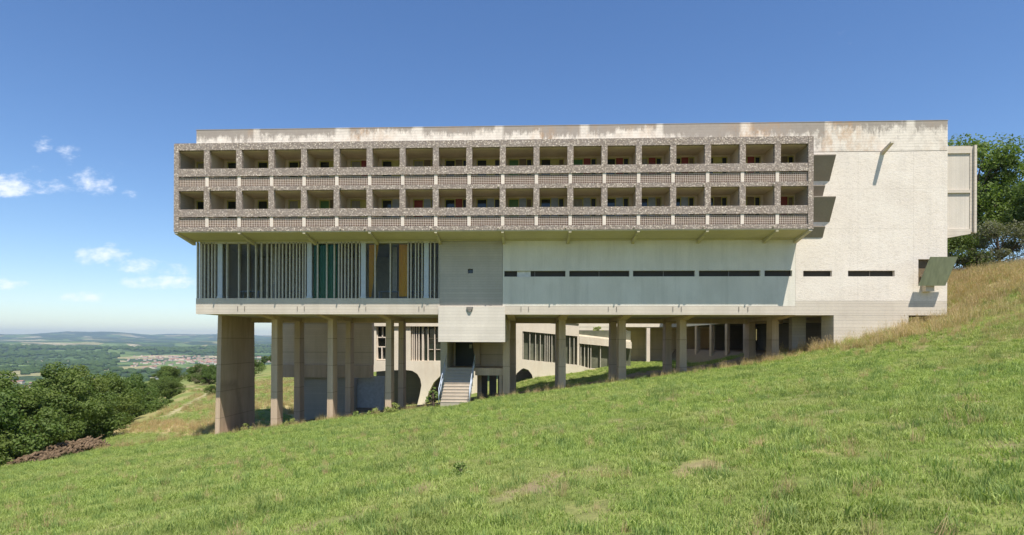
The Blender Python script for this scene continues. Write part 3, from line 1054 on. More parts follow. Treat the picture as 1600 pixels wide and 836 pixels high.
# balconies of the end facade, seen from their side
m = MB()
X0, X1 = BX1 + .002, 27.46
m.box(X0, X1 - .3, 37.26, 37.5, 11.55, 12.0)
m.box(X0, X1 - .3, 37.24, 37.5, 9.12, 9.30)
m.prism_xz([(X0, 6.32), (X1 - .30, 6.60), (X1 - .30, 6.90), (X0, 6.90)], 37.24, 37.5)
e = part(m, 'side_balcony', 'slab_concrete')
MB().box(X0, X1 - .31, 37.34, 37.48, 6.9, 9.12).box(X0, X1 - .31, 37.34, 37.48, 9.30, 11.55).build('side_panel', 'fin_concrete', e)
MB().box(X1 - .30, X1 - .02, 37.30, 37.5, 6.70, 11.98).box(X1 - .14, X1, 37.16, 37.5, 6.66, 12.02).build('edge_fin', 'slab_concrete', e)
MB().box(X0, X1 - .1, 37.5, 76, 11.9, 12.0).box(X0, X1 - .1, 37.5, 76, 6.7, 6.85).box(X1 - .2, X1 - .1, 37.5, 76, 6.85, 7.9).box(X1 - .2, X1 - .1, 37.5, 76, 9.1, 10.3).build('gallery', 'slab_concrete', e)

# pilotis
for x0, x1 in ((-17.57, -17.17), (-13.64, -13.28), (-9.62, -9.25), (-1.59, -1.16), (2.17, 2.62), (6.19, 6.64), (10.22, 10.65), (16.25, 16.68)):
    for yb in (39.7, 43.7):
        if x0 == -1.59 and yb > 43:
            x0, x1 = -1.24, -.82
        gz = min(Hs(x0, yb), Hs(x1, yb + .9)) - .5
        mm = MB()
        mm.hexa([(x0 - .03, yb - .04, gz), (x1 + .03, yb - .04, gz), (x1 + .03, yb + .92, gz), (x0 - .03, yb + .92, gz)],
                [(x0, yb, 1.36), (x1, yb, 1.36), (x1, yb + .88, 1.36), (x0, yb + .88, 1.36)])
        part(mm, 'column', 'pilotis_concrete')
    mm = MB().prism_yz([(37.45, 1.618), (44.5, 1.618), (44.5, 1.362), (39.5, 1.362), (37.45, 1.56)], x0 - .03, x1 + .03)
    part(mm, 'cross_beam', 'pilotis_concrete')
part(MB().box(BX0 + .3, 18.8, 44.02, 44.32, 1.25, 1.615), 'edge_beam', 'pilotis_concrete')
gz = Hs(-21.4, 39.7) - .8
mm = MB().hexa([(-21.53, 39.62, gz), (-21.20, 39.62, gz), (-21.12, 44.8, gz), (-21.45, 44.8, gz)], [(-21.36, 39.7, 1.617), (-21.08, 39.7, 1.617), (-21.08, 44.55, 1.617), (-21.36, 44.55, 1.617)])
part(mm, 'blade_pier', 'pilotis_concrete')
part(MB().box(17.95, 18.86, 40.6, 41.1, -1.8, 1.59), 'column', 'slab_concrete')

# entrance block, door recess
m = MB().wall(-5.59, -1.37, -.14, 2.10, 36.90, 37.3, [(-3.73, -3.44, 1.77, 2.06)])
m.box(-5.59, -5.35, 37.3, 41.0, -.14, 1.6)
m.box(-1.6, -1.37, 37.3, 39.68, -.14, 1.6)
m.box(-5.35, -1.6, 37.3, 41.0, -.12, .08)
part(m, 'entrance_block', 'entrance_white')
part(MB().prism_xz([(-3.80, 2.07), (-3.38, 2.07), (-3.52, 1.77), (-3.66, 1.77)], 36.78, 36.896), 'spout', 'dark_concrete')
m = MB().box(-5.88, -5.42, 39.85, 43.2, -5.2, 1.55)
part(m, 'stair_wall', 'board_concrete')
m = MB().wall(-5.42, -1.7, -2.02, 1.55, 43.0, 43.2, [(-5.24, -3.72, -1.99, -.12)])
part(m, 'door_wall', 'court_concrete')
part(MB().box(-5.26, -3.70, 43.1, 43.15, -2.0, -.10), 'entrance_door', 'door_dark')
part(MB().box(-5.33, -5.25, 42.9, 43.0, -2.0, -.1), 'door_jamb', 'pale_post')
mm = MB().hexa([(-3.70, 42.6, -1.95), (-3.40, 42.6, -1.95), (-3.4, 42.99, -1.95), (-3.70, 42.99, -1.95)], [(-3.95, 42.6, -.1), (-3.40, 42.6, -.1), (-3.4, 42.99, -.1), (-3.95, 42.99, -.1)])
part(mm, 'raking_jamb', 'pilotis_concrete')
part(MB().box(-4.22, -4.02, 43.06, 43.09, -.62, -.34), 'door_notice', 'white_paint')
m = MB().box(-5.42, -1.6, 39.82, 43.0, -2.14, -1.93)
m.box(-3.5, -1.6, 39.84, 40.1, -2.42, -2.14)
m.box(-1.86, -1.66, 39.9, 40.1, -4.6, -2.42)
m.box(-3.5, -3.2, 41.5, 41.8, -5.0, -2.14)
part(m, 'landing', 'pilotis_concrete')
m = MB().box(-3.7, -2.98, 44.6, 44.8, -6, -2.0).box(-2.84, -2.3, 44.6, 44.8, -6, -2.0).box(-2.18, -1.5, 44.6, 44.8, -6, -2.0)
part(m, 'under_wall', 'dark_concrete')

# ------------------------------------------------------------------ staircase with tubular handrails
st = thing('staircase', 'narrow concrete stair climbing to the dark doorway under the white block', 'stairs', (-4.5, 38, -4))
m = MB()
NS = 12
y0, y1, z0, z1 = 36.5, 39.8, -4.1, -1.93
for i in range(NS):
    ya = y0 + (y1 - y0) * i / NS
    zt = z0 + (z1 - z0) * (i + 1) / NS
    m.box(-5.38 + .001 * i, -3.60 - .001 * i, ya, ya + (y1 - y0) / NS + .25, zt - .42, zt)
    m.box(-5.385, -3.595, ya - .02, ya + .28, zt - .001, zt + .035)
m.build('steps', 'step_concrete', st)
for x in (-5.46, -3.54):
    m = MB()
    pb, pt = Vector((x, 36.35, -4.0)), Vector((x, 39.95, -1.95))
    upv = Vector((0, 0, 1))
    m.tube([pb, pb + upv * .95, pt + upv * .95, pt], .026, 8)
    m.tube([pb + upv * .5, pt + upv * .5], .02, 8)
    for k in (.28, .52, .76):
        q = pb.lerp(pt, k)
        m.tube([q - upv * .1, q + upv * .95], .022, 8)
    m.build('handrail', 'rail_metal', st, smooth=True)

# ------------------------------------------------------------------ walls and wings round the court
gw = thing('cloister_wall', 'tall brown concrete wall in shade behind the left pilotis', 'wall', (-17, 49, -7))
MB().box(-21.3, -12.95, 48.6, 49.3, -2.15, 6).build('upper_wall', 'court_concrete', gw)
MB().box(-21.28, -12.97, 48.0, 49.28, -3.18, -2.153).build('ledge', 'pilotis_concrete', gw)
MB().box(-19.1, -14.7, 48.8, 49.2, -9, -3.182).box(-14.9, -14.65, 49.2, 50.6, -9, -3.185).build('lower_wall', 'board_concrete', gw)
m = MB().box(-14.64, -12.3, 50.2, 50.4, -9, -3.182)
m.build('recess_panel', 'recess_paint', gw)
MB().box(-14.69, -13.1, 49.9, 50.15, -6.2, -5.9).box(-14.6, -14.5, 49.9, 50.15, -8, -6.2).box(-13.3, -13.2, 49.9, 50.15, -8, -6.2).build('bench', 'dark_concrete', gw)

aw = thing('atrium_wing', 'sunlit white wing with uneven mullions standing on curved arches left of the stair', 'wing', (-10, 56, -7))
arch = [(-14.9, -2.05), (-14.9, -3.15), (-14.5, -3.1), (-13.2, -2.98), (-11.7, -2.92), (-11.0, -3.0), (-10.5, -3.3), (-10.2, -3.8), (-10.1, -4.4), (-10.25, -5.3), (-10.5, -6.3), (-10.75, -8), (-10.0, -8), (-9.75, -6.3), (-9.4, -5.1), (-8.9, -4.1), (-8.3, -3.5), (-7.5, -3.2), (-6.6, -3.4), (-5.9, -4.2), (-5.6, -5.5), (-5.6, -8), (-4.2, -8), (-4.2, -2.05)]
MB().prism_xz(arch, 56, 57.1).build('arches', 'courtyard_white', aw)
MB().box(-15.2, -4.2, 55.8, 57, 1.27, 1.95).build('fascia', 'courtyard_white', aw)
MB().box(-11.9, -11.15, 56, 56.5, -2.048, 1.268).box(-14.9, -14.5, 56, 56.5, -2.048, 1.268).box(-12.75, -12.35, 56, 56.4, -2.048, 1.268).build('wall_pier', 'courtyard_white', aw)
MB().box(-14.9, -4.2, 56.6, 56.65, -2.05, 1.27).build('glass', 'glass_dark', aw)
for x in (-11.02, -10.85, -10.62, -10.38, -10.05, -9.95, -9.5, -8.85, -8.1, -7.9, -7.2, -6.6):
    MB().box(x - .045, x + .045, 56.15, 56.5, -2.045, 1.266).build('mullion', 'pale_post', aw)
MB().box(-9.5, -6, 56.5, 56.58, -.98, -.93).box(-9.5, -6, 56.5, 56.58, .1, .15).build('transom', 'pale_post', aw)
m = MB()
for x, za, zb in ((-14.45, -2, 1.2), (-13.95, .2, 1.2), (-13.6, -.7, .2), (-14.0, -2, -.7), (-13.25, -2, 1.2), (-12.5, .1, 1.1), (-12.25, -2, -.5)):
    m.box(x - .05, x + .05, 56.2, 56.5, za, zb)
for z in (.2, -.72, -1.95):
    m.box(-14.5, -13.2, 56.22, 56.48, z - .05, z + .05)
for z in (.1, -.8):
    m.box(-12.75, -11.9, 56.22, 56.48, z - .04, z + .04)
m.build('window_grid', 'pale_post', aw)
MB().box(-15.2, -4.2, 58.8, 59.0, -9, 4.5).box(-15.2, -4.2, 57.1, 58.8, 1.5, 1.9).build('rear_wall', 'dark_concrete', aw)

cg = thing('glazed_gallery', 'low white glazed gallery sloping down across the court behind the middle pilotis', 'gallery', (3, 56, -4))
m = MB()
m.prism_xz([(-.4, .83), (4.95, .35), (4.95, 1.55), (-1.25, 2.1), (-1.25, -4.8), (-1.2, -4.0), (-.95, -3.2), (-.5, -2.8), (-.3, -2.7), (-.3, -2.2), (-.4, -1.9)], 56, 56.4)
m.build('left_wall', 'courtyard_white', cg)
MB().prism_xz([(-.4, -1.87), (-.3, -2.7), (.15, -2.85), (.5, -3.3), (.75, -4.2), (.8, -5.2), (9.9, -5.2), (9.9, -2.75), (6.05, -2.7), (4.98, -2.38)], 56.01, 56.38).build('base_wall', 'courtyard_white', cg)
MB().prism_xz([(4.99, .40), (9.9, -.15), (9.9, -.78), (4.99, -.32)], 55.95, 56.4).build('lower_fascia', 'courtyard_white', cg)
MB().box(-.4, 9.9, 56.5, 56.55, -3.0, .9).build('glass', 'glass_court', cg)
for x in (-.33, .3, .85, 1.3, 1.75, 1.95, 2.15, 2.4, 2.75, 3.05, 3.3, 3.62, 4.1, 4.5, 5.15, 5.5, 5.85, 6.1, 7.0, 7.9, 8.6, 9.2):
    zt = .83 - .0895 * (x + .4) if x < 4.9 else -.32 - .094 * (x - 4.99)
    MB().box(x - .035, x + .035, 56.1, 56.4, -2.9 if x > 4.9 else -1.9 - .09 * x, zt).build('mullion', 'mullion_concrete', cg)
MB().box(4.8, 5.0, 56, 56.42, -2.5, .35).build('pier', 'courtyard_white', cg)
MB().prism_xz([(-1.25, 2.1), (4.95, 1.55), (4.95, 1.7), (-1.25, 2.25)], 55.9, 59).prism_xz([(4.99, .40), (9.9, -.15), (9.9, 0), (4.99, .55)], 56.4, 59).build('roof', 'courtyard_white', cg)
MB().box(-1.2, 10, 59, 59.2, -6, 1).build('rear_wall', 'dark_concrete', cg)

ew = thing('rear_wing', 'white wing closing the far side of the court above a shaded undercroft', 'wing', (6, 70, -4))
MB().box(-7, 27, 70, 70.4, 1.57, 13.2).box(-7, 27, 70.4, 78, 12.9, 13.2).box(-7, 9.9, 70.02, 70.4, -1.2, 1.57).build('wall', 'courtyard_white', ew)
m = MB().box(9.9, 27, 70.4, 76, 1.6, 1.9)
m.build('floor_slab', 'slab_concrete', ew)
m = MB()
m.wall(9.9, 26.3, -6, 1.6, 73, 73.3)
m.build('undercroft_wall', 'court_concrete', ew)
for x in (14.35,):
    MB().box(x - .2, x + .2, 70.05, 70.5, -6, 1.57).build('column', 'pale_post', ew)
for x in (20.2, 23.4):
    MB().box(x - .2, x + .2, 70.05, 70.5, -6, 1.57).build('column', 'slab_concrete', ew)
m = MB()
for z in (4.3, 7.2, 10.1):
    m.wall(-6.5, 26, z, z + .35, 69.9, 69.98)
m.build('string_course', 'courtyard_white', ew)

sw = thing('side_wing', 'wing receding behind the right pilotis with a dark open undercroft', 'wing', (22, 58, -1))
MB().box(17.9, 18.2, 44.95, 69.9, 1.57, 13.2).box(18.2, 25.55, 44.95, 69.9, 12.9, 13.2).box(25.3, 25.58, 44.95, 76, 1.57, 12.9).build('wall', 'courtyard_white', sw)
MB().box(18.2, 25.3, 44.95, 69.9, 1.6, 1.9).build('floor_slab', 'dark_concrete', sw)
for y in (49, 53.5, 58, 63):
    MB().box(17.95, 18.2, y, y + .6, -4, 1.58).build('column', 'pilotis_concrete', sw)
m = MB().wall(20.2, 31.5, -2.5, 1.62, 64.0, 64.3, [(24.5, 25.25, .05, 1.25), (26.9, 27.6, .2, 1.3)])
m.build('cross_wall', 'dark_concrete', sw)
MB().box(24.6, 25.5, 44.95, 64, -2.5, 1.6).build('retaining_wall', 'dark_concrete', sw)

print('walls done')

# ------------------------------------------------------------------ trees
def leaf_mesh(name, H_, Wd, nclump, leaves, size, mat, seed, base=.25, grey=False, bushy=False):
    r = np.random.default_rng(seed)
    # clumps spread through an uneven crown volume
    C, Rd = [], []
    for i in range(nclump):
        for _ in range(20):
            p = r.uniform(-1, 1, 3)
            if np.linalg.norm(p) < 1 and np.linalg.norm(p) > .25:
                break
        h = (p[2] + 1) / 2
        prof = (.62 + .38 * math.sin(math.pi * min(1, h * 1.1 + .05))) * (1 + .22 * math.sin(3 * math.atan2(p[1], p[0]) + seed))
        z = H_ * (base + (1 - base) * (h * .93 + .02))
        C.append((p[0] * Wd / 2 * prof, p[1] * Wd / 2 * prof, z))
        Rd.append(r.choice([.5, .75, 1.0, 1.25]) * r.uniform(.85, 1.1) * Wd * (.13 if not bushy else .16))
    C = np.array(C); Rd = np.array(Rd)
    n = nclump * leaves
    ci = np.repeat(np.arange(nclump), leaves)
    d = r.normal(size=(n, 3)); d /= np.linalg.norm(d, axis=1)[:, None]
    rad = Rd[ci] * r.uniform(.35, 1.12, n) ** .6
    d2 = d * np.array([1, 1, .72])
    P_ = C[ci] + d2 * rad[:, None]
    P_[:, 2] = np.maximum(P_[:, 2], H_ * .04)
    nrm = d * .6 + r.normal(size=(n, 3)) * .55 + np.array([0, 0, .35])
    nrm /= np.linalg.norm(nrm, axis=1)[:, None]
    a = np.cross(nrm, r.normal(size=(n, 3))); a /= np.linalg.norm(a, axis=1)[:, None]
    b = np.cross(nrm, a)
    s = size * r.uniform(.6, 1.3, n)
    v = np.stack([P_ - a * s[:, None], P_ + b * s[:, None] * .55, P_ + a * s[:, None], P_ - b * s[:, None] * .55], 1).reshape(-1, 3)
    me = bpy.data.meshes.new(name)
    me.vertices.add(len(v)); me.vertices.foreach_set('co', v.ravel())
    me.loops.add(4 * n); me.loops.foreach_set('vertex_index', np.arange(4 * n))
    me.polygons.add(n)
    me.polygons.foreach_set('loop_start', np.arange(0, 4 * n, 4)); me.polygons.foreach_set('loop_total', np.full(n, 4))
    me.update()
    at = me.attributes.new('tint', 'FLOAT', 'POINT')
    tint = np.clip(np.repeat(r.uniform(0, 1, nclump)[ci] * .6 + r.uniform(0, .4, n), 4), 0, 1)
    at.data.foreach_set('value', tint.astype(np.float32))
    me.materials.append(MATS[mat])
    m = MB()
    tr = H_ * .018 + .05
    m.tube([(0, 0, -1.2), (.02 * H_, 0, H_ * .3), (-.01 * H_, .02 * H_, H_ * .8)], tr * 1.5, 8, tr * .3)
    for k in range(0, nclump, max(1, nclump // 14)):
        c = C[k]
        m.tube([(0.01 * H_, 0, c[2] * .45), (c[0] * .5, c[1] * .5, c[2] * .8), tuple(c)], tr * .5, 5, tr * .12)
    tm = m.mesh(name + '_trunk', 'bark', smooth=True)
    return me, tm


TREES = {
    'oak': leaf_mesh('crown_a', 11, 10, 60, 520, .135, 'leaf_green', 1),
    'ash': leaf_mesh('crown_b', 12, 8.5, 52, 520, .135, 'leaf_green', 2, .2),
    'lime': leaf_mesh('crown_c', 9, 8, 46, 520, .135, 'leaf_yellowgreen', 3, .12),
    'bush': leaf_mesh('crown_d', 5, 6.5, 34, 420, .10, 'leaf_green', 4, .02, bushy=True),
    'greybush': leaf_mesh('crown_e', 5, 8, 36, 330, .10, 'leaf_grey', 5, .02, bushy=True),
    'tall': leaf_mesh('crown_f', 16, 13, 74, 430, .16, 'leaf_bright', 6, .18),
}


def plant(kind, x, y, s, rz, name, label, cat, group=None, z=None, sz=None):
    cm_, tm = TREES[kind]
    z = Hs(x, y) if z is None else z
    t_ = thing(name, label, cat, (x, y, z - .15), group)
    t_.rotation_euler.z = rz
    t_.scale = (s, s, sz or s)
    for nm, me in (('crown', cm_), ('trunk', tm)):
        o = bpy.data.objects.new(nm, me)
        COL.objects.link(o)
        o.parent = t_
    return t_


# the wood edge below the lawn, left
wood = []
r_ = random.Random(5)
yy = 30.0
spots = []
for (Y, off, kind, s) in [(31, 3.0, 'bush', 1.0), (34.5, 3.2, 'bush', 1.1), (38, 3.4, 'lime', .75), (41.5, 3.6, 'bush', 1.1), (45, 3.2, 'lime', .8), (49, 3.6, 'bush', 1.2), (53, 3.4, 'lime', .8), (57.5, 3.6, 'bush', 1.2), (62, 4, 'lime', .75), (67, 4.4, 'bush', 1.1), (73, 5, 'lime', .7), (80, 6, 'bush', 1.1), (88, 7, 'bush', 1.0),
                          (29, 8.5, 'oak', .85), (36, 9, 'ash', .85), (43, 9, 'oak', .85), (50, 9, 'ash', .8), (57, 9.5, 'oak', .78), (64, 9.5, 'ash', .72), (72, 10, 'oak', .65), (81, 11, 'lime', .8), (91, 12, 'bush', 1.3), (101, 10, 'greybush', .8),
                          (27, 16, 'oak', 1.05), (35, 17, 'ash', .95), (44, 17, 'oak', .96), (53, 17, 'ash', .92), (62, 17, 'oak', .95), (71, 18, 'ash', .9), (82, 20, 'oak', .8), (95, 20, 'lime', .9),
                          (96, 3.0, 'bush', .6), (103, 3.5, 'greybush', .5), (109, 4, 'bush', .65), (116, 4.5, 'lime', .42), (100, 7, 'lime', .5), (107, 9, 'bush', .9), (34, 26, 'ash', 1.2), (45, 27, 'oak', 1.25), (57, 27, 'oak', 1.15), (70, 28, 'ash', 1.2), (84, 30, 'oak', 1.1), (100, 32, 'oak', 1.0), (118, 30, 'oak', .9), (112, 14, 'bush', 1.0), (122, 16, 'greybush', .9),
                          (40, 40, 'oak', 1.8), (60, 42, 'ash', 1.7), (80, 44, 'oak', 1.6), (104, 44, 'oak', 1.4)]:
    x = float(edge_x(Y)) - off
    spots.append((x + r_.uniform(-.5, .5), Y + r_.uniform(-.8, .8), kind, s))
names = {'oak': ('broad_tree', 'broad dark green tree in the wood edge below the lawn', 'tree'), 'ash': ('slender_tree', 'taller loose crowned tree in the wood edge below the lawn', 'tree'),
         'lime': ('young_tree', 'yellow green young tree at the front of the wood edge', 'tree'), 'bush': ('shrub', 'round green shrub along the foot of the wood edge', 'shrub'),
         'greybush': ('dry_shrub', 'greyish shrub by the path far left', 'shrub')}
for x, y, k, s in spots:
    nm, lb, ct = names[k]
    plant(k, x, y, s, r_.uniform(0, 6.28), nm, lb, ct, {'tree': 'trees of the wood edge left', 'shrub': 'shrubs of the wood edge left'}[ct] + ' ' + nm.replace('_', ' '))
# far field hedges
for i, (x, y, s) in enumerate([(-108, 190, .9), (-118, 215, 1.0), (-99, 172, .8), (-140, 240, 1.1), (-112, 260, 1.1), (-125, 285, 1.3), (-160, 300, 1.3), (-150, 330, 1.3), (-175, 338, 1.4), (-200, 345, 1.5), (-84, 150, .6), (-92, 160, .7)]):
    plant('oak' if i % 2 else 'bush', x, y, s * (.42 if i % 2 else .8), i * 1.3, 'hedge_tree', 'small distant tree on the green field beyond the path', 'tree', 'trees on the far field')

for i, (x, y, k, s, lb) in enumerate([(-62, 112, 'bush', .75, 'round bush beside the bend of the pale track'), (-66, 118, 'greybush', .7, 'brownish bush behind the pale track'), (-73, 128, 'bush', .9, 'wide bush at the foot of the bright far field'),
                                   (-61, 97, 'bush', .75, 'green bush where the wood edge meets the pale track'), (-65, 103, 'lime', .5, 'small tree just behind the bush at the start of the pale track'),
                                   (-69, 111, 'bush', .95, 'large round bush left of the brownish bush behind the track'), (-75, 119, 'oak', .5, 'small dark tree rising behind the large round bush'), (-57.5, 108, 'bush', .55, 'low bush inside the bend of the pale track'),
                                   (-59, 124, 'bush', .8, 'bush just left of the blade pier, beyond the track'), (-70, 140, 'bush', 1.0, 'bush on the near edge of the bright far field'), (-45, 82, 'bush', .32, 'small round bush on the slope right of the track')]):
    plant(k, x, y, s, i * 1.7, 'shrub', lb, 'shrub')
plant('bush', 21.6, 24.5, .26, 2, 'shrub', 'dark low bush in the dry grass at the right edge of the picture', 'shrub')

# right of the building
plant('tall', 45.2, 62, .93, .4, 'tall_tree', 'tall dark tree rising nearest the right end of the building', 'tree')
plant('tall', 56.5, 66, .85, 2.1, 'tall_tree', 'tall tree cut by the right edge of the picture', 'tree')
plant('oak', 47, 54.5, .85, 1.7, 'low_tree', 'lower leafy tree filling the gap at the far right edge above the dry grass', 'tree')
plant('oak', 41.5, 62, .75, 3.9, 'low_tree', 'low dark tree just behind the end of the blind wall', 'tree')
plant('greybush', 41.0, 53, .85, .2, 'grey_bush', 'greyish bush at the top of the dry grass slope beside the building', 'bush')
plant('greybush', 46.5, 52, .7, 2.4, 'grey_bush', 'greyish bush at the right edge above the dry grass', 'bush')
plant('bush', 38.0, 55, .9, 5, 'green_bush', 'dark green bush against the corner of the blind wall', 'bush')

# weeds near the stair and the columns
TREES['weed'] = leaf_mesh('weed_crown', 1.7, .8, 14, 60, .055, 'leaf_weed', 9, .05)
TREES['lowweed'] = leaf_mesh('weed_low', .7, .9, 12, 60, .05, 'leaf_weed', 10, .02, bushy=True)
plant('weed', -5.95, 37.2, .95, 0, 'weed', 'tall leafy weed left of the concrete stair', 'plant')
for x, y, s, lb in ((-8.7, 38.3, 1.2, 'leafy weed between the column pair and the stair'), (-10.1, 38.6, .9, 'low weed at the foot of the third front column'),
                    (-11.4, 38.9, .8, 'low weed before the blue grey recess'), (-16.3, 40.1, .9, 'low weed right of the second front column'), (-19.7, 40.5, 1.0, 'low weed beside the blade pier')):
    plant('lowweed', x, y, s, x, 'weed', lb, 'plant')
for x, y, s, lb in ((-1.15, 10.3, .55, 'broad leafy weed in the lawn below the foot of the stair'), (-2.6, 12.2, .4, 'small leafy weed up the slope from the larger lawn weed')):
    plant('lowweed', x, y, s, x, 'weed', lb, 'plant')
plant('lowweed', 6.9, 57.6, 1.7, 1, 'roof_plant', 'plants growing on the flat roof of the glazed gallery', 'plant', z=.35)

# ------------------------------------------------------------------ log pile
rl = random.Random(3)
m = MB()
for i in range(760):
    k = rl.random()
    cy = 33.6 + 8.4 * k + rl.uniform(-.4, .4)
    ex = float(edge_x(cy)) + 1.3
    w = rl.uniform(-1.1, 1.1)
    hgt = (.85 - .5 * abs(w)) * min(1, .35 + 1.6 * k) * rl.random() ** .6
    cx = ex + w
    cz = Hs(cx, cy) + .08 + hgt
    a = rl.gauss(1.30, .35)
    l = rl.uniform(.35, .95)
    dx, dy, dz = math.sin(a + 1.5) * .5 * l, math.cos(a + 1.5) * l * .5, rl.uniform(-.08, .08)
    m.tube([(cx - dx, cy - dy, cz - dz), (cx + dx, cy + dy, cz + dz)], rl.uniform(.04, .09), 6)
o_ = m.build('log_pile', 'log_wood')
tag(o_, 'long low heap of cut logs and branches along the wood edge', 'log pile', kind='stuff')

# ------------------------------------------------------------------ grass
hid = bpy.data.collections.new('grass_tufts')


def tuft(name, nb, rad, h0, h1, w, mat, seed, lean=.5, heads=False):
    r = np.random.default_rng(seed)
    V, F, T = [], [], []
    for i in range(nb):
        a, rr = r.uniform(0, 2 * np.pi), rad * math.sqrt(r.random())
        p = np.array([rr * math.cos(a), rr * math.sin(a), -.02])
        h = r.uniform(h0, h1)
        d = r.uniform(0, 2 * np.pi)
        ln = lean * h * r.uniform(.2, 1.0)
        tip = p + np.array([math.cos(d) * ln, math.sin(d) * ln, h])
        mid = p + np.array([math.cos(d) * ln * .3, math.sin(d) * ln * .3, h * .6])
        sd_ = np.array([-math.sin(d + r.uniform(-.8, .8)), math.cos(d), 0]) * w * r.uniform(.6, 1.3) / 2
        b = len(V)
        V += [p - sd_, p + sd_, mid + sd_ * .8, mid - sd_ * .8, tip]
        F += [(b, b + 1, b + 2, b + 3), (b + 3, b + 2, b + 4)]
        tn = r.random()
        T += [tn * .7, tn * .7, tn * .85, tn * .85, tn]
        if heads and i % 3 == 0:
            b = len(V)
            q = tip
            V += [q - sd_ * 1.6, q + np.array([0, 0, h * .06]) , q + sd_ * 1.6, q + np.array([math.cos(d) * .03, math.sin(d) * .03, h * .22])]
            F += [(b, b + 1, b + 2, b + 3)]
            T += [.9] * 4
    me = bpy.data.meshes.new(name)
    me.from_pydata([tuple(v) for v in V], [], F)
    at = me.attributes.new('tint', 'FLOAT', 'POINT')
    at.data.foreach_set('value', np.array(T, np.float32))
    me.materials.append(MATS[mat])
    o = bpy.data.objects.new(name, me)
    hid.objects.link(o)
    return o


def scatter(name, coll, X, Y, S, label, cat, nvar, seed):
    r = np.random.default_rng(seed)
    Z = H(X, Y)
    me = bpy.data.meshes.new(name)
    me.vertices.add(len(X))
    me.vertices.foreach_set('co', np.stack([X, Y, Z], -1).ravel())
    a = me.attributes.new('rot', 'FLOAT_VECTOR', 'POINT')
    rot = np.stack([r.normal(0, .12, len(X)), r.normal(0, .12, len(X)) - .1, r.uniform(0, 6.28, len(X))], -1)
    a.data.foreach_set('vector', rot.astype(np.float32).ravel())
    a = me.attributes.new('siz', 'FLOAT', 'POINT')
    a.data.foreach_set('value', S.astype(np.float32))
    a = me.attributes.new('pick', 'INT', 'POINT')
    a.data.foreach_set('value', r.integers(0, nvar, len(X)).astype(np.int32))
    o = bpy.data.objects.new(name, me)
    COL.objects.link(o)
    ng = bpy.data.node_groups.new(name + '_nodes', 'GeometryNodeTree')
    ng.interface.new_socket('Geometry', in_out='INPUT', socket_type='NodeSocketGeometry')
    ng.interface.new_socket('Geometry', in_out='OUTPUT', socket_type='NodeSocketGeometry')
    N = ng.nodes
    gi, go = N.new('NodeGroupInput'), N.new('NodeGroupOutput')
    ip = N.new('GeometryNodeInstanceOnPoints')
    ci = N.new('GeometryNodeCollectionInfo')
    ci.inputs['Collection'].default_value = coll
    ci.inputs['Separate Children'].default_value = True
    ci.inputs['Reset Children'].default_value = True

    def na(n_, ty):
        q = N.new('GeometryNodeInputNamedAttribute')
        q.data_type = ty
        q.inputs[0].default_value = n_
        return q.outputs[0]
    L = ng.links
    L.new(gi.outputs[0], ip.inputs['Points'])
    L.new(ci.outputs[0], ip.inputs['Instance'])
    ip.inputs['Pick Instance'].default_value = True
    L.new(na('pick', 'INT'), ip.inputs['Instance Index'])
    L.new(na('rot', 'FLOAT_VECTOR'), ip.inputs['Rotation'])
    L.new(na('siz', 'FLOAT'), ip.inputs['Scale'])
    L.new(ip.outputs[0], go.inputs[0])
    md = o.modifiers.new('scatter', 'NODES')
    md.node_group = ng
    tag(o, label, cat, kind='stuff')
    return o


lawn = bpy.data.collections.new('lawn_tufts')
hid = lawn
for i in range(8):
    tuft('lawn_tuft', 110, .26, .02, .085, .0075, 'grass_green', 100 + i, .9)
tuft('lawn_tuft', 60, .16, .07, .19, .009, 'grass_dark', 110, .6)
tuft('lawn_tuft', 46, .15, .05, .13, .015, 'grass_green', 111, 1.1)
meadow = bpy.data.collections.new('meadow_tufts')
hid = meadow
for i in range(4):
    tuft('meadow_tuft', 50, .25, .22, .62, .012, 'grass_dry', 200 + i, .45, True)
tuft('meadow_tuft', 50, .25, .15, .4, .013, 'grass_green', 210, .6)


def sample(n, x0, x1, y0, y1, seed):
    r = np.random.default_rng(seed)
    return r.uniform(x0, x1, n), r.uniform(y0, y1, n), r.random(n)


XS, YS, SS = [], [], []
for (y0, y1, dens, sc_) in ((3.5, 9, 50, .85), (9, 15, 38, .95), (15, 24, 24, 1.1), (24, 32, 16, 1.25), (32, 40.5, 12, 1.35)):
    xw = 1.0 * y1 + 4
    n = int((2 * xw) * (y1 - y0) * dens)
    X, Y, u = sample(n, -xw, xw * .97, y0, y1, int(y0 * 10))
    ok = (X > edge_x(Y) + .4) & (np.abs(X) < 1.0 * Y + 4)
    ok &= u > soilness(X, Y) * .85
    ok &= ~((X > -5.5) & (X < -3.5) & (Y > 36.3)) & (u * .9 < 1.15 - .75 * dryness(X, Y))
    ok &= ~((X > 18.8) & (X < 23.4) & (Y > 36.9) & (Y < 37.5)) & ~((Y > 39.3) & (X > -22) & (X < 26))
    XS.append(X[ok]); YS.append(Y[ok])
    SS.append((sc_ * (.75 + .5 * np.random.default_rng(5).random(len(X)) + .35 * np.clip(fbm(X, Y, 4, 71, 3), -1, 1)))[ok])
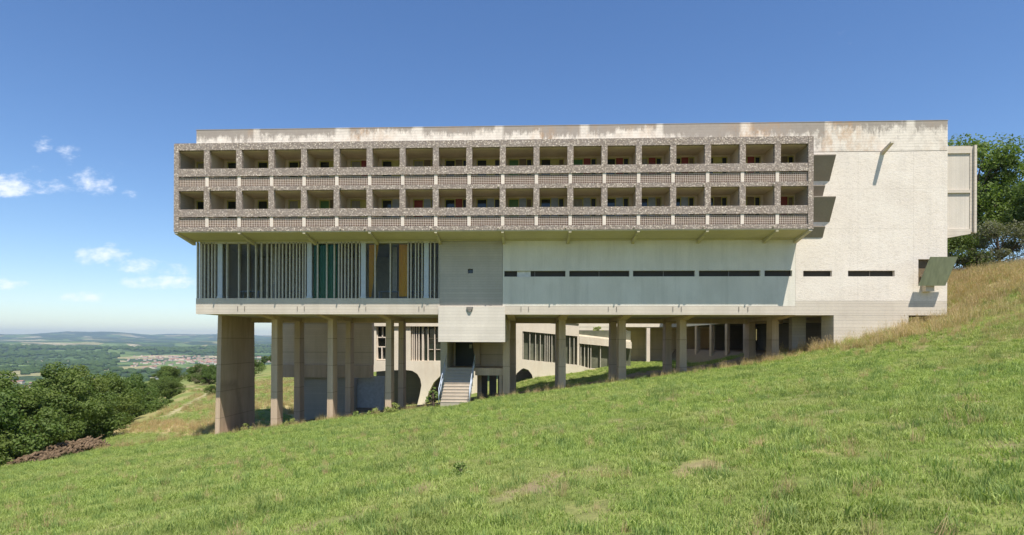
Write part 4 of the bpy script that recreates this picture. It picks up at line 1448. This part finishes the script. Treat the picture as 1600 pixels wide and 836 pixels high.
# court and left slope
for (x0, x1, y0, y1, dens) in ((-1.5, 17.5, 45.5, 69, 8), (-70, -21.6, 40, 110, 4.2), (-21, -13, 50, 70, 3)):
    n = int((x1 - x0) * (y1 - y0) * dens)
    X, Y, u = sample(n, x0, x1, y0, y1, int(y0))
    ok = (X > edge_x(Y) + .4) & (u > soilness(X, Y)) & (u * .9 < 1.1 - .8 * dryness(X, Y)) & (pathness(X, Y) < .3) & ~((Y > 55.8) & (Y < 59) & (X > -1.5) & (X < 10))
    XS.append(X[ok]); YS.append(Y[ok]); SS.append(np.full(ok.sum(), 1.45) * (.75 + .5 * u[ok]))
X, Y, S = map(np.concatenate, (XS, YS, SS))
print('lawn tufts', len(X))
scatter('grass', lawn, X, Y, S, 'mown green grass covering the slope in front of the building', 'grass', 10, 1)

XS, YS, SS = [], [], []
for (x0, x1, y0, y1, dens, sc_, mode) in ((15.5, 30, 14, 31, 9, .55, 'd'), (17.5, 62, 30.5, 56, 11, 1.05, 'd'), (-70, -21.3, 38.8, 100, 5, .85, 'd'), (-20.5, 18.7, 37.9, 39.6, 5.0, .75, 's'), (8, 19, 36.6, 39.4, 7, .75, 'd'), (-21, 18, 41, 43.6, 1.2, .8, 's'), (-20.8, 18.6, 38.7, 40.0, 9, .5, 's'), (-26, 24, 4.5, 22, 1.6, .34, 'r'), (-24, 24, 6, 36, 1.2, .42, 'd')):
    n = int((x1 - x0) * (y1 - y0) * dens)
    X, Y, u = sample(n, x0, x1, y0, y1, int(y0 * 3 + x1))
    d = dryness(X, Y)
    ok = (X > edge_x(Y) + .3) & (pathness(X, Y) < .3) & ((u < d * 1.1) if mode == 'd' else (u < .7 + fbm(X, Y, 3, 89, 3)) if mode == 'r' else (u < .4 + .6 * fbm(X, Y, 2.2, 88, 3)))
    ok &= ~((X > -5.6) & (X < -3.4) & (Y > 36.2)) & ~((X > 18.8) & (X < 25.7) & (Y > 36.85))
    ok &= ~((Y > 44) & (X > -22) & (X < 26.5))
    ok &= ~((X > 18) & (X < 26) & (Y > 34.6) & (u > .25))
    XS.append(X[ok]); YS.append(Y[ok]); SS.append(sc_ * (.6 + .7 * np.random.default_rng(8).random(ok.sum())))
# grass below the overhanging corner
X, Y, u = sample(260, 23.5, 27, 37.2, 42, 77)
XS.append(X); YS.append(Y); SS.append(np.full(len(X), .7))
X, Y, S = map(np.concatenate, (XS, YS, SS))
print('meadow tufts', len(X))
scatter('dry_grass', meadow, X, Y, S, 'tall tan meadow grass on the right hillside and below the pilotis', 'dry grass', 5, 2)

# ------------------------------------------------------------------ valley: woods, town, sheds
def blob_woods():
    r = np.random.default_rng(31)
    base = bmesh.new()
    bmesh.ops.create_icosphere(base, subdivisions=2, radius=1)
    bv = np.array([v.co[:] for v in base.verts])
    bf = np.array([[v.index for v in f.verts] for f in base.faces])
    base.free()
    n = 9000
    rr = 600 + 5600 * r.random(n) ** .8
    th = r.uniform(math.atan(-1.25), math.atan(-.28), n)
    X, Y = rr * np.sin(th), rr * np.cos(th)
    w = fbm(X, Y, 900, 91, 4) + .35 * fbm(X, Y, 170, 92, 3)
    ok = (w > .02) & ~town_mask(X, Y)
    lines = np.abs(fbm(X, Y, 700, 95, 2)) < .035
    ok |= lines & ~town_mask(X, Y)
    X, Y, rr = X[ok], Y[ok], rr[ok]
    Z = H(X, Y)
    s = (5 + rr * .0023) * r.uniform(.6, 1.4, len(X))
    V, F = [], []
    for i in range(len(X)):
        jit = 1 + r.uniform(-.22, .22, len(bv))
        V.append(bv * jit[:, None] * np.array([s[i], s[i], s[i] * .62]) + np.array([X[i], Y[i], Z[i] + s[i] * .3]))
        F.append(bf + i * len(bv))
    V, F = np.concatenate(V), np.concatenate(F)
    me = bpy.data.meshes.new('valley_woods')
    me.vertices.add(len(V)); me.vertices.foreach_set('co', V.ravel())
    me.loops.add(F.size); me.loops.foreach_set('vertex_index', F.ravel())
    me.polygons.add(len(F)); me.polygons.foreach_set('loop_start', np.arange(0, F.size, 3)); me.polygons.foreach_set('loop_total', np.full(len(F), 3))
    me.update()
    me.materials.append(MATS['far_woods'])
    o = bpy.data.objects.new('valley_woods', me)
    COL.objects.link(o)
    tag(o, 'dark woods and hedgerows spread over the hazy valley floor', 'woods', kind='stuff')


def town_mask(X, Y):
    k = X / np.maximum(Y, 1)
    a = (k > -.72) & (k < -.40) & (Y > 2050) & (Y < 3700)
    b = (k > -.92) & (k < -.70) & (Y > 1290) & (Y < 1560)
    return a | b


blob_woods()


def house_mesh(w, d, h):
    m = MB()
    m.box(-w / 2, w / 2, -d / 2, d / 2, -3, h)
    n0 = len(m.f)
    m.prism_yz([(-d / 2 - .5, h), (d / 2 + .5, h), (0, h + d * .28)], -w / 2 - .5, w / 2 + .5)
    return m.mesh('house', ['house_wall', 'roof_tile'], midx=[0] * n0 + [1] * (len(m.f) - n0))


HM = [house_mesh(13, 9, 5.5), house_mesh(18, 10, 6.5), house_mesh(11, 10, 7), house_mesh(26, 11, 8)]
r = np.random.default_rng(77)
cnt = 0
while cnt < 292:
    if cnt < 245:
        k, Y = r.uniform(-.70, -.42), 2100 + 1500 * r.random() ** 1.3
        if r.random() > .35 + .65 * min(1, (k + .72) / .14): continue
        g, lb = 'red roofed houses of the far town', 'tiny red roofed house in the far town in the valley'
    else:
        k, Y = r.uniform(-.92, -.70), r.uniform(1320, 1540)
        g, lb = 'red roofed houses of the near village', 'small red roofed house beyond the wood at the far left'
    X = k * Y
    o = bpy.data.objects.new('house', HM[int(r.integers(0, 4))])
    COL.objects.link(o)
    o.location = (X, Y, Hs(X, Y))
    o.rotation_euler.z = float(r.choice([.2, 1.8, .5, -.3]) + r.normal(0, .1))
    s = float(r.uniform(.65, 1.15))
    o.scale = (s, s, s)
    tag(o, lb, 'house', g)
    cnt += 1
for i, (k, Y, w, d) in enumerate([(-.46, 1720, 70, 40), (-.43, 1780, 95, 45), (-.50, 1700, 45, 30), (-.405, 1760, 80, 40), (-.63, 1650, 50, 26)]):
    m = MB()
    m.box(-w / 2, w / 2, -d / 2, d / 2, -4, 9)
    m.prism_yz([(-d / 2 - .5, 9), (d / 2 + .5, 9), (0, 12.5)], -w / 2 - .5, w / 2 + .5)
    o = m.build('warehouse', 'shed_white')
    X = k * Y
    o.location = (X, Y, Hs(X, Y))
    tag(o, 'white industrial shed before the far town in the valley', 'shed', 'white sheds in the valley')

# ------------------------------------------------------------------ haze over the valley
m = MB().box(-17400, 12400, -950, 18900, -330, 260)
t = NT('haze_air')
t.t.nodes.remove(t.p)
pv = t.n('ShaderNodeVolumePrincipled')
pv.inputs['Color'].default_value = (.64, .82, 1.0, 1)
pv.inputs['Density'].default_value = 0.000062
pv.inputs['Anisotropy'].default_value = .2
t.l(pv.outputs[0], t.out.inputs['Volume'])
hz = m.build('haze', 'haze_air')
tag(hz, 'thin pale blue haze filling the valley air', 'haze', kind='stuff')

for o in bpy.data.objects:
    if '_o' in o:
        del o['_o']
print('objects', len(bpy.data.objects))
